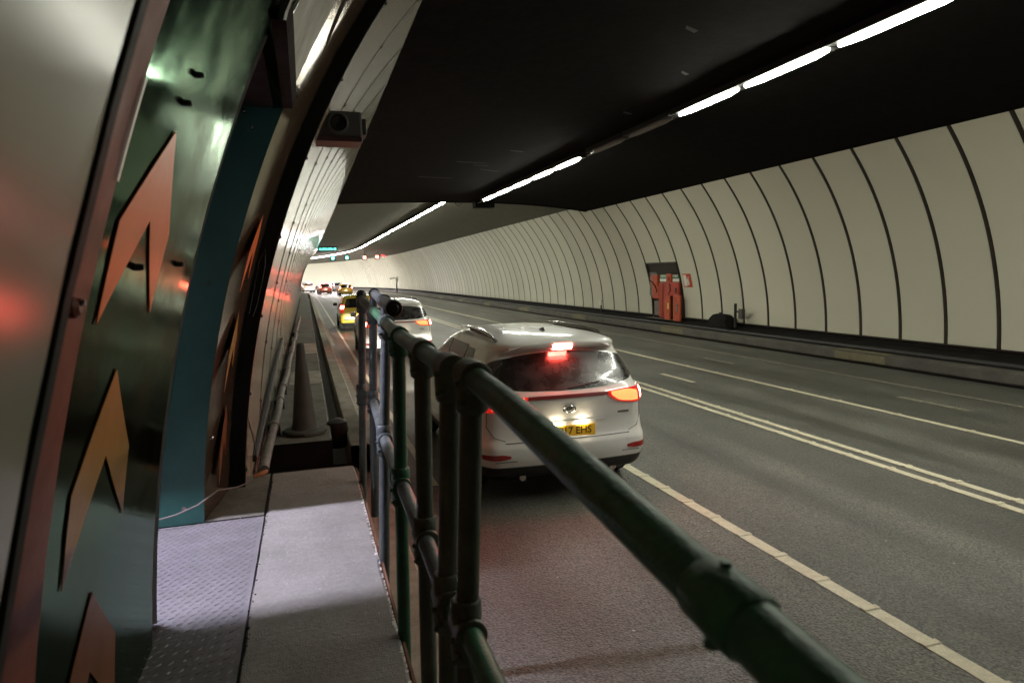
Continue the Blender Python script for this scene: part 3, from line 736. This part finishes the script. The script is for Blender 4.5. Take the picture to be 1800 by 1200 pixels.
# camera-like box on the pilaster
t=thing('speaker_box','grey box with a round dark lens mounted high on the left wall','wall box',(.32,5.6,3.42))
MB().bbox(-.19,.19,-.0,.28,-.085,.12,.02).build('body',G['cctv'],t)
MB().bbox(-.185,.185,-.01,.27,-.125,-.087,.008).build('base_plate',G['cctvb'],t)
MB().bbox(.192,.225,.03,.22,-.06,.07,.008).build('side_plate',G['plastic'],t)
RX=Matrix.Rotation(radians(90),4,'X')
MB().lathe([(.085,-.0),(.085,.018),(.07,.024),(.066,.006)],(.0,.0,.02),28,RX).build('lens_ring',G['cctv'],t,True)
MB().lathe([(.066,.004),(.055,.012),(.03,.018)],(.0,.0,.02),28,RX).build('lens',G['glass_d'],t,True)
MB().bbox(-.42,-.19,.05,.2,-.06,.08,.01).build('bracket',G['rubber'],t)

# ------------------------------------------------------------------ RIGHT-HAND EMERGENCY POINT
t=thing('fire_cabinet','red emergency cabinet with two legs and a small head, in the right wall niche','fire cabinet',(13.35,22.3,.28))
rel(MB().bbox(13.42,13.52,21.74,22.78,1.22,1.76,.03).build('cabinet_body',G['red'],t),t)
rel(MB().bbox(13.40,13.48,22.24,22.60,1.74,2.08,.03).build('alarm_head',G['redor'],t),t)
rel(MB().lathe([(.09,0),(.09,.02),(.07,.03)],(13.39,22.42,1.90),16,Matrix.Rotation(radians(-90),4,'Y')).build('alarm_dial',G['red'],t,True),t)
rel(MB().bbox(13.42,13.50,22.36,22.78,.30,1.24,.02).build('leg',G['redor'],t),t)
rel(MB().bbox(13.38,13.46,21.56,22.06,.28,1.27,.03).build('leg',G['redor'],t),t)
rel(MB().bbox(13.40,13.425,22.40,22.50,.72,.95,.004).build('label_plate',G['brass'],t),t)
rel(MB().bbox(13.40,13.425,21.85,21.95,1.35,1.55,.004).build('door_handle',G['studd'],t),t)
rel(MB().bbox(13.36,13.385,21.70,21.80,.62,.95,.004).build('latch',G['grey'],t),t)
rel(MB().tube([(13.41,22.35,1.7),(13.41,22.3,1.45),(13.42,22.45,1.27)],.02,8).build('hose_loop',G['cctvb'],t,True),t)
t=thing('hydrant_locker','narrow red locker with a dark seam, left of the two-legged cabinet','locker',(13.4,23,.3))
rel(MB().bbox(13.44,13.54,22.84,23.2,.36,1.74,.02).build('locker_body',G['red'],t),t)
rel(MB().box(13.432,13.445,22.9,22.925,.42,1.70).build('door_seam',G['cctvb'],t),t)
t=thing('hose_reel','orange hose holder with a looping black hose at the left of the niche','hose reel',(13.5,23.6,1.1))
rel(MB().bbox(13.44,13.6,23.34,23.86,1.55,2.04,.06).build('upper_shield',G['redor'],t),t)
rel(MB().bbox(13.46,13.6,23.24,23.80,1.08,1.62,.06).build('lower_shield',G['redor'],t),t)
rel(MB().tube([(13.43,23.92,1.80),(13.41,23.7,1.76),(13.41,23.45,1.6),(13.41,23.33,1.42),(13.42,23.36,1.35)],.022,10).build('hose',G['rubber'],t,True),t)
o=MB().bbox(13.55,13.75,23.25,23.75,.42,1.0,.02).build('grey_box',G['grey']); tag(o,'small grey box on the floor of the niche under the hose holder','box')
# green sign with white lettering
def text(body,size,loc,rot,mt,name='lettering',parent=None,ext=.002,bold=0):
    cu=bpy.data.curves.new(name,'FONT'); cu.body=body; cu.size=size; cu.extrude=ext; cu.align_x='CENTER'; cu.align_y='CENTER'; cu.offset=bold
    ob=bpy.data.objects.new(name,cu); C.objects.link(ob)
    bpy.context.view_layer.update()
    me=bpy.data.meshes.new_from_object(ob.evaluated_get(bpy.context.evaluated_depsgraph_get()))
    bpy.data.objects.remove(ob); me.materials.append(mt)
    o=bpy.data.objects.new(name,me); C.objects.link(o); o.location=loc; o.rotation_euler=rot
    if parent: o.parent=parent
    return o
t=thing('emergency_sign','green sign with white lettering behind the red cabinet head','sign',(13.49,22.5,1.91))
MB().bbox(0,.02,-.72,.72,-.14,.14,.004).build('sign_board',G['green'],t)
MB().box(-.004,.0,-.70,.70,-.135,-.02).build('white_band',G['white'],t)
R90=(radians(90),0,radians(-90))
text('EMERGENCY  POINT',.14,(-.004,0,.07),R90,G['white'],parent=t,bold=.002)
t=thing('fire_sign','small red and white fire sign on the wall right of the niche','sign',(13.52,21.3,1.82),rz=0)
t.rotation_euler=(0,radians(-12),0)
MB().bbox(0,.02,-.26,.26,-.25,.25,.004).build('sign_board',G['signred'],t)
MB().box(-.003,-.0005,.02,.22,-.21,.21).build('white_field',G['white'],t)
mb=MB(); mb.tube([(-.006,-.09,-.17),(-.006,-.09,.06)],.045,10); mb.tube([(-.006,-.09,.05),(-.006,-.09,.13),(-.006,-.17,.12)],.014,8)
mb.build('extinguisher_icon',G['white'],t,True)
# mound cover and stub post on the right ledge
t=thing('duct_cover','low black domed cover on the right ledge beyond the kerb','cover',(13.35,18.9,.22))
mb=MB(); 
rows=[]
for i in range(9):
    a=i/8; y=-.62+1.24*a; h=.50*(1-abs(2*a-1)**5); 
    rows.append([(-.25,y,0),(-.23,y,h*.7),(-.15,y,h*.95),(0,y,h),(.15,y,h*.95),(.25,y,0)])
mb.grid(rows); mb.build('cover_shell',G['black'],t,True,recalc=False)
MB().tube([(0,.1,.48),(0,.1,.54)],.04,10).build('cap',G['rubber'],t,True)
t=thing('stub_post','short dark post with a pale fitting behind the domed cover','post',(13.4,18.25,.3))
MB().tube([(0,0,0),(0,0,.78)],.045,12).build('post_tube',G['rubber'],t,True)
MB().bbox(-.05,.08,-.42,-.2,.3,.62,.03).build('fitting_box',G['cctv'],t)
MB().tube([(0,0,.55),(.0,-.2,.5)],.03,8).build('arm',G['rubber'],t,True)
t=thing('marker_stub','tiny pale marker post at the foot of the right wall, left of the niche','marker post',(13.5,28.7,.3))
MB().tube([(0,0,0),(0,0,.32)],.035,10).build('post_tube',G['rubber'],t,True)
MB().bbox(-.05,.05,-.05,.05,.32,.55,.02).build('marker_head',G['white'],t)
# pipe/cable run on the right ledge
tag(strip('cable_run',[(13.07+.055*cos(a*pi/4),.20+.055*sin(a*pi/4)) for a in range(8)],SB,SE,G['rubber'],kind=None,smooth=True,closed=True),'thick black cable run lying along the right ledge','cable run')
# far camera mast
t=thing('camera_mast','slender post with a pale curved head and dark arm by the far right wall','camera mast',(11.35,86,.1))
MB().tube([(0,0,0),(0,0,1.15),(.06,0,1.5),(.05,0,1.75)],[.09,.07,.09,.1],12).build('pole',G['cctv'],t,True)
MB().bbox(-.18,.22,-.15,.15,1.55,2.0,.1).build('camera_head',G['white'],t)
MB().tube([(-.1,0,1.85),(-.35,0,1.95)],.04,8).build('arm',G['cctv'],t,True)
MB().bbox(-.85,-.3,-.12,.12,1.78,1.9,.04).build('arm_lamp',G['rubber'],t)

# ------------------------------------------------------------------ VEHICLES
def interp(levels,z):
    if z<=levels[0][0]: return levels[0][1:]
    for i in range(len(levels)-1):
        a,b=levels[i],levels[i+1]
        if z<=b[0]:
            t=(z-a[0])/(b[0]-a[0]); out=[]
            for k in range(1,len(a)):
                p0=levels[max(i-1,0)]; p3=levels[min(i+2,len(levels)-1)]
                h=b[0]-a[0]; d=(b[k]-a[k])/h
                m0=0 if i==0 else (a[k]-p0[k])/(a[0]-p0[0]); m1=(p3[k]-b[k])/(p3[0]-b[0]) if i+2<len(levels) else d
                def lim(mm,d):   # monotone limiter
                    return 0 if mm*d<=0 else math.copysign(min(abs(mm),2.5*abs(d)),d)
                m0=(lim(m0,d)+lim(d,m0))/2; m1=(lim(m1,d)+lim(d,m1))/2
                out.append((2*t**3-3*t**2+1)*a[k]+(t**3-2*t**2+t)*h*m0+(-2*t**3+3*t**2)*b[k]+(t**3-t**2)*h*m1)
            return out
    return levels[-1][1:]
class Body:
    def __init__(s,levels,bow=.07,rx=.20,ry=.26,fx=.35,fy=.45): s.L=levels; s.bow=bow;s.rx=rx;s.ry=ry;s.fx=fx;s.fy=fy
    def dims(s,z):
        a,yr,yf=interp(s.L,z); k=min(1,a/.6); return a,yr,yf,s.rx*k,s.ry*k,s.fx*k,s.fy*k
    def P(s,q,z):
        """q: 0 rear centre,.75 corner start,1 side start,2 side end,2.25 front corner end,3 front centre (negative = left side)"""
        sg=-1 if q<0 else 1; q=abs(q); a,yr,yf,rx,ry,fx,fy=s.dims(z)
        bw=s.bow; bf=.12
        if q<=.75:
            x=(a-rx)*q/.75; y=yr+bw*(x/a)**2
        elif q<=1:
            t=(q-.75)/.25*pi/2; x=a-rx+rx*sin(t); y=yr+bw*((a-rx)/a)**2+ry*(1-cos(t))
        elif q<=2:
            y0=yr+bw*((a-rx)/a)**2+ry; y1=yf-bf*((a-fx)/a)**2-fy; t=q-1; y=y0+(y1-y0)*t; x=a-.02*(2*t-1)**4*0
        elif q<=2.25:
            t=(q-2)/.25*pi/2; x=a-fx+fx*cos(t); y=yf-bf*((a-fx)/a)**2-fy+fy*sin(t)
        else:
            t=(3-q)/.75; x=(a-fx)*t; y=yf-bf*(x/a)**2
        return Vector((sg*x,y,z))
    def q_of_y(s,y,z):
        a,yr,yf,rx,ry,fx,fy=s.dims(z)
        y0=yr+s.bow*((a-rx)/a)**2+ry; y1=yf-.12*((a-fx)/a)**2-fy
        return 1+(y-y0)/(y1-y0)
    def nrm(s,q,z):
        e=.004; du=s.P(q+e,z)-s.P(q-e,z); dv=s.P(q,z+e)-s.P(q,z-e); n=du.cross(dv); n.normalize()
        p=s.P(q,z); c=Vector((0,(s.dims(z)[1]+s.dims(z)[2])/2,z-.4))
        return n if n.dot(p-c)>0 else -n
    def mesh(s,zs,nq=1):
        qs=[0,.2,.4,.6,.75]+[.75+.25*i/6 for i in range(1,7)]+[1+i/10 for i in range(1,11)]+[2+.25*i/5 for i in range(1,6)]+[2.5,2.75,3]
        full=[-q for q in reversed(qs[1:-1])]+qs
        mb=MB(); mb.grid([[s.P(q,z) for q in full] for z in zs],close=True)
        n=len(full); mb.f.append(tuple(range(n))); mb.m.append(0); o=(len(zs)-1)*n; mb.f.append(tuple(o+i for i in range(n))); mb.m.append(0)
        return mb
    def patch(s,stations,off=.005,nz=8,rim=True):
        """stations [(q,zlo,zhi)...]; surface patch lifted by off"""
        mb=MB(); rows=[]
        for q,a,b in stations:
            rows.append([s.P(q,a+(b-a)*k/nz)+s.nrm(q,a+(b-a)*k/nz)*off for k in range(nz+1)])
        mb.grid(rows)
        if rim:
            def base(r,i,q,z): return s.P(q,z)-s.nrm(q,z)*.002
            for idx in (0,-1):
                q,a,b=stations[idx]; mb.grid([rows[idx],[s.P(q,a+(b-a)*k/nz)-s.nrm(q,a+(b-a)*k/nz)*.004 for k in range(nz+1)]])
            for side in (0,nz):
                mb.grid([[r[side] for r in rows],[s.P(q,(a if side==0 else b))-s.nrm(q,(a if side==0 else b))*.004 for q,a,b in stations]])
        return mb
def sm(pts,n=6):
    """smooth resample stations (Catmull-Rom)"""
    out=[]
    for i in range(len(pts)-1):
        p0=pts[max(0,i-1)];p1=pts[i];p2=pts[i+1];p3=pts[min(len(pts)-1,i+2)]
        for k in range(n):
            t=k/n
            out.append(tuple(.5*((2*p1[j])+(-p0[j]+p2[j])*t+(2*p0[j]-5*p1[j]+4*p2[j]-p3[j])*t*t+(-p0[j]+3*p1[j]-3*p2[j]+p3[j])*t**3) for j in range(len(p1))))
    out.append(tuple(pts[-1])); return out
def wheel(parent,x,y,r,sgn,detail=True):
    t=MB(); RY=Matrix.Rotation(radians(90),4,'Y')
    t.lathe([(r*.62,-.11),(r*.93,-.11),(r,-.085),(r,.085),(r*.93,.11),(r*.62,.11)],(x,y,r),32,RY); 
    w_=t.build('wheel',G['tyre'],parent,True,angle=35)
    mb=MB(); xo=x+sgn*.085
    mb.lathe([(r*.64,-.03),(r*.64,.03),(r*.58,.035)],(xo,y,r),28,RY)
    for k in range(5):
        a=2*pi*k/5; M=Matrix.Translation((xo,y,r))@Matrix.Rotation(a,4,'X'); mb.box(-.02,.02,-.035,.035,.03,r*.62,M)
    mb.lathe([(.05,-.03),(.05,.03)],(xo,y,r),14,RY)
    mb.build('rim',G['rim'],w_,True,angle=35)
    return w_
LSUV=[(.20,.80,.24,4.20),(.28,.875,.08,4.34),(.38,.905,.02,4.40),(.50,.925,.0,4.43),(.60,.93,.012,4.44),(.66,.928,.05,4.44),(.80,.922,.075,4.42),(.95,.917,.07,4.34),
      (1.04,.905,.055,4.15),(1.10,.888,.075,3.95),(1.16,.862,.12,3.60),(1.26,.83,.17,3.28),(1.40,.775,.25,3.0),(1.50,.728,.315,2.8),(1.545,.705,.30,2.68),(1.57,.69,.255,2.60),(1.60,.665,.265,2.5),(1.635,.60,.36,2.35),(1.665,.50,.58,2.2),(1.69,.33,.95,2.0),(1.70,.12,1.3,1.75)]
def zrange(a,b,n): return [a+(b-a)*i/n for i in range(n+1)]
def suv(label,paint='p_white',plate_text='',detail=True,lit=True,group=None,name='suv'):
    t=thing(name,label,'car',(0,0,0),group=group)
    B=Body(LSUV)
    B.mesh(zrange(.40,1.10,20)+zrange(1.115,1.60,24)+[1.612,1.625,1.64,1.655,1.668,1.678,1.687,1.694,1.70]).build('body_shell',G[paint],t,True,angle=60)
    B.mesh(zrange(.20,.405,6)).build('lower_cladding',G['plastic'],t,True)
    # rear window
    st=sm([(-.97,1.30,1.34),(-.90,1.225,1.42),(-.78,1.18,1.455),(-.6,1.15,1.48),(-.3,1.135,1.50),(0,1.13,1.505),(.3,1.135,1.50),(.6,1.15,1.48),(.78,1.18,1.455),(.90,1.225,1.42),(.97,1.30,1.34)],4)
    B.patch(st,.004,10).build('rear_window',G['rglass'],t,True,angle=50)
    # spoiler lip
    B.patch([(q,1.548-.03*(abs(q)/.8)**3,1.592-.03*(abs(q)/.8)**3) for q in [-.8+.1*i for i in range(17)]],.03,4).build('spoiler',G[paint],t,True,angle=60)
    B.patch([(q,1.562,1.582) for q in (-.155,-.15,-.08,0,.08,.15,.155)],.034,4).build('third_brake_light',G['brake3' if lit else 'tl_strip'],t,True)
    # tail lights
    for sg in (-1,1):
        nm='tail_light'
        o=B.patch([(sg*q,a,b) for q,a,b in sm([(.47,1.05,1.085),(.58,.985,1.095),(.78,.952,1.105),(.90,.955,1.11),(1.0,.975,1.11),(1.04,1.0,1.105),(1.07,1.04,1.09)],3)],.010,6).build(nm,G['tl_red'],t,True,angle=50)
        B.patch([(sg*q,a,b) for q,a,b in sm([(.51,1.05,1.08),(.60,.995,1.085),(.74,.975,1.09),(.82,.975,1.07)],3)],.013,4).build('amber_lens',G['tl_in'],o,True)
        B.patch([(sg*q,a,b) for q,a,b in sm([(.88,.99,1.08),(.92,.98,1.09),(.97,.985,1.09),(1.0,1.0,1.085)],3)],.0135,4).build('brake_lens',G['tl_out'],o,True)
        B.patch([(sg*q,a,b) for q,a,b in sm([(.66,.50,.52),(.74,.485,.535),(.84,.482,.535),(.92,.49,.532),(.94,.50,.525)],3)],.008,3).build('reflector',G['reflector'],t,True)
        # shallow recess line round the reflector
        B.patch([(sg*q,a,b) for q,a,b in [(.60,.462,.468),(.8,.455,.461),(.95,.458,.464)]],.004,1).build('bumper_crease',G['seam'],t,True)
        # windows along the side
        def sw(y0,y1,z0,z1,y2=None,y3=None):
            rows=[]
            for i in range(9):
                z=z0+(z1-z0)*i/8; ya=y0+(y2-y0)*i/8 if y2 is not None else y0; yb=y1+(y3-y1)*i/8 if y3 is not None else y1
                rows.append([B.P(sg*B.q_of_y(ya+(yb-ya)*k/6,z),z)+Vector((sg*.006,0,.001)) for k in range(7)])
            mb=MB(); mb.grid(rows); return mb
        sw(.78,1.28,1.19,1.50,1.02,1.28).build('side_window',G['cglass'],t,True,recalc=False)
        sw(1.33,2.08,1.15,1.52).build('side_window',G['cglass'],t,True,recalc=False)
        sw(2.14,3.0,1.13,1.52,2.14,2.45).build('side_window',G['cglass'],t,True,recalc=False)
        mb=MB(); mb.tube([B.P(sg*B.q_of_y(y,1.13),1.13)+Vector((sg*.004,0,0)) for y in (.95,1.5,2.1,2.7,3.05)],.008,6); mb.build('window_trim',G['chrome'],t,True)
        # doors seams
        for yy in (1.30,2.12,3.1):
            mb=MB(); mb.tube([B.P(sg*B.q_of_y(yy,z),z)+Vector((sg*.001,0,0)) for z in zrange(.42,1.12,8)],.004,5); mb.build('door_seam',G['seam'],t)
        for yy in (1.45,2.28): MB().bbox(sg*.93-.018,sg*.93+.018,yy,yy+.2,.985,1.01,.008).build('door_handle',G[paint],t,True)
        # mirrors
        mb=MB(); mb.bbox(min(sg*.93,sg*1.1),max(sg*.93,sg*1.1),2.82,2.98,1.09,1.25,.05); mb.build('mirror',G[paint],t,True)
        # arches + wheels
        for yy in (.88,3.56):
            mb=MB(); rows=[]
            for k in range(17):
                a=-.1+ (pi+.2)*k/16
                ring=[]
                for rr in (.36,.44):
                    z=.34+rr*sin(a); y=yy+rr*cos(a); z=max(.21,z); q=B.q_of_y(y,max(z,.3)); ring.append(B.P(sg*q,max(z,.22))+Vector((sg*.012,0,0)))
                rows.append(ring)
            mb.grid(rows); mb.build('arch_trim',G['plastic'],t,True,recalc=False)
            rows=[]
            for k in range(17):
                a=-.1+(pi+.2)*k/16; ring=[]
                for rr in (.0,.37):
                    z=max(.21,.34+rr*sin(a)); y=yy+rr*cos(a); q=B.q_of_y(y,max(z,.3)); ring.append(B.P(sg*q,z)+Vector((sg*.006,0,0)))
                rows.append(ring)
            mb=MB(); mb.grid(rows); mb.build('arch_dark_disc',G['tyre'],t,True,recalc=False)  # dark disc on the body side stands for the shaded arch
            wheel(t,sg*.835,yy,.345,sg)
        # roof rail
        pts=[(sg*.62,.62,1.622),(sg*.625,.72,1.655),(sg*.61,1.2,1.685),(sg*.59,1.8,1.688),(sg*.57,2.3,1.66),(sg*.56,2.38,1.63)]
        MB().tube(pts,.014,8).build('roof_rail',G['chrome' if detail else 'plastic'],t,True)
        mb=MB(); mb.tube([(sg*.625,.50,1.612),(sg*.60,.75,1.640),(sg*.585,1.2,1.655),(sg*.56,1.9,1.652)],.017,6); mb.build('roof_groove',G['plastic'],t,True)
        # gap between tailgate and quarter panel
        mb=MB(); mb.tube([B.P(sg*q,z)+B.nrm(sg*q,z)*.001 for q,z in ((.70,.66),(.80,.70),(.86,.80),(.86,.95))],.004,5); mb.build('tailgate_seam',G['seam'],t)
    B.patch([(q,1.058,1.088) for q in [-.48+.08*i for i in range(13)]],.008,2).build('light_bar',G['tl_strip'],t,True)
    B.patch([(q,.635,.642) for q in [-.7+.1*i for i in range(15)]],.003,1).build('bumper_seam',G['seam'],t)
    # tailgate plate recess: step and lip
    B.patch([(q,.80-.01*abs(q),.82-.01*abs(q)) for q in [-.42+.06*i for i in range(15)]],.012,2).build('tailgate_lip',G[paint],t,True)
    # plate
    py=B.P(0,.73).y-.012
    pl=MB().bbox(-.28,.28,py-.006,py+.006,.65,.775,.003).build('number_plate',G['plate'],t)
    if plate_text: text(plate_text,.105,(0,py-.0085,.715),(radians(90),0,0),G['ink'],'plate_lettering',parent=pl,ext=.0005,bold=.0015)
    for x in (-.14,.14): MB().bbox(x-.055,x+.055,py-.022,py-.001,.783,.803,.004).build('plate_lamp',G['platelamp'],t)
    # emblem: generic oval ring with strokes, and model badge
    bm_=MB(); c=Vector((0,B.P(0,.94).y-.008,.94)); 
    bm_.tube([c+Vector((.068*cos(a*pi/12),0,.034*sin(a*pi/12))) for a in range(25)],.006,6)
    e=bm_.build('emblem',G['chrome'],t,True)
    text('KIA',.042,tuple(c+Vector((0,-.002,0))),(radians(90),0,0),G['seam'],'emblem_lettering',parent=e,ext=.001,bold=.001)
    x=.62; q=.75*x/(.917-.2); MB().bbox(x-.07,x+.07,B.P(q,.86).y-.006,B.P(q,.86).y+.01,.85,.872,.003).build('badge',G['chrome'],t)
    # wiper, antenna fin
    mb=MB(); mb.tube([B.P(.0,1.15)+Vector((0,-.012,0)),B.P(.18,1.165)+Vector((0,-.016,0)),B.P(.42,1.19)+Vector((0,-.014,0))],.006,6); mb.build('wiper',G['plastic'],t,True)
    f=MB(); f.add([(-.025,.78,1.66),(.025,.78,1.66),(.02,.96,1.672),(-.02,.96,1.672),(0,.80,1.725),(0,.86,1.715)],[(0,1,4),(1,2,5,4),(2,3,5),(3,0,4,5),(0,3,2,1)]); f.build('antenna_fin',G['plastic'],t,True,angle=80)
    for sg in (-1,1):
        ld=bpy.data.lights.new('headlight_beam','SPOT'); ld.energy=4500; ld.spot_size=radians(18); ld.spot_blend=.35; ld.color=(1,.95,.85); ld.shadow_soft_size=.05
        lo=bpy.data.objects.new('headlight_beam',ld); C.objects.link(lo); lo.parent=t; lo.location=(sg*.68,4.5,.80); lo.rotation_euler=(radians(90-9.0),0,0)
    for sg in (-1,1): B.patch([(sg*q,.78,.90) for q in (2.1,2.2,2.3,2.4)],.01,2).build('headlight',G['headlamp'],t,True)
    for x in (-.5,.5): MB().tube([(x,.10,.27),(x,.3,.27)],.035,12).build('exhaust',G['chrome'],t,True)
    return t
LH=[(.18,.72,.16,3.7),(.30,.80,.03,3.82),(.48,.82,.0,3.88),(.70,.825,.015,3.88),(.85,.82,.03,3.75),(.98,.80,.05,3.5),(1.08,.775,.09,3.1),(1.25,.715,.15,2.85),(1.40,.66,.22,2.55),(1.46,.62,.27,2.4),(1.50,.52,.40,2.2),(1.53,.34,.7,1.9),(1.545,.12,1.1,1.6)]
def hatch(label,paint,plate_text='',detail=True,group=None,name='hatchback'):
    t=thing(name,label,'car',(0,0,0),group=group); B=Body(LH,bow=.05,rx=.13,ry=.15)
    B.mesh(zrange(.34,1.0,14)+zrange(1.02,1.46,16)+[1.475,1.49,1.505,1.52,1.533,1.545]).build('body_shell',G[paint],t,True,angle=60)
    B.mesh(zrange(.18,.345,4)).build('lower_bumper',G['plastic'],t,True)
    B.patch(sm([(-.74,1.02,1.36),(-.6,1.0,1.385),(0,.995,1.40),(.6,1.0,1.385),(.74,1.02,1.36)],4),.005,6).build('rear_window',G['cglass'],t,True,angle=50)
    B.patch([(q,1.42,1.44) for q in (-.16,0,.16)],.01,2).build('third_brake_light',G['tl_red'],t,True)
    for sg in (-1,1):
        o=B.patch([(sg*q,.78,1.12) for q in (.72,.78,.86,.94,1.0,1.01)],.012,4).build('tail_light',G['tl_red'],t,True,angle=50)
        B.patch([(sg*q,.95,1.08) for q in (.76,.84,.92,.97)],.016,3).build('brake_lens',G['tl_out'],o,True)
        for (y0,y1,y2,y3) in ((.45,1.25,.65,1.25),(1.3,2.85,1.3,2.3)):
            rows=[]
            for i in range(7):
                z=1.05+.33*i/6; ya=y0+(y2-y0)*i/6; yb=y1+(y3-y1)*i/6
                rows.append([B.P(sg*B.q_of_y(ya+(yb-ya)*k/4,z),z)+Vector((sg*.006,0,0)) for k in range(5)])
            mb=MB(); mb.grid(rows); mb.build('side_window',G['cglass'],t,True,recalc=False)
        MB().bbox(min(sg*.83,sg*1.02),max(sg*.83,sg*1.02),2.5,2.64,1.0,1.14,.04).build('mirror',G['plastic'],t,True)
        for yy in (.6,3.15):
            rows=[]
            for k in range(13):
                a=pi*k/12; ring=[]
                for rr in (0,.34):
                    z=max(.19,.30+rr*sin(a)); y=yy+rr*cos(a); ring.append(B.P(sg*B.q_of_y(y,max(z,.3)),z)+Vector((sg*.006,0,0)))
                rows.append(ring)
            mb=MB(); mb.grid(rows); mb.build('arch_dark_disc',G['tyre'],t,True,recalc=False)  # dark disc laid on for the shade inside the arch
            wheel(t,sg*.735,yy,.30,sg)
    py=B.P(0,.62).y-.012
    pl=MB().bbox(-.25,.25,py-.005,py+.005,.56,.67,.003).build('number_plate',G['plate'],t)
    MB().bbox(-.7,.7,-.03,.03,.47,.50,.008).build('bumper_crease',G['seam'],t)
    MB().bbox(-.1,.1,py-.018,py-.002,.685,.70,.003).build('plate_lamp',G['platelamp'],t)
    return t
def place(t,x,s,rz=0):
    px_,py_,_=bend(x,s,0); t.location=(px_,py_,ROAD+.002); t.rotation_euler=(0,0,rz+max(0,(s-S0)/RB)); return t
c1=suv('large white SUV braking just beyond the railing, nearest car, with a yellow number plate',plate_text='WP17 EHS')
place(c1,2.50,6.02)
c2=suv('white SUV half hidden by the railing, between the nearest SUV and the yellow taxi',name='suv',lit=False)
place(c2,2.38,17.8)
c3=hatch('yellow hatchback with a lit tail light, partly behind the railing end','p_yellow'); place(c3,2.22,29.3)
# oncoming/far cars
c4=hatch('far amber yellow car, right of the red car','p_amber',group='small far cars at the bend'); place(c4,5.1,86)
c5=hatch('far red car, left of the amber car','p_red',group='small far cars at the bend'); place(c5,3.7,97)
c6=suv('farthest pale car glowing white at the left of the bend',group='small far cars at the bend'); place(c6,2.9,108)
c7=hatch('far dark grey car peeping out right of the amber car','p_grey',group='small far cars at the bend'); place(c7,8.3,112)

bpy.context.view_layer.update()
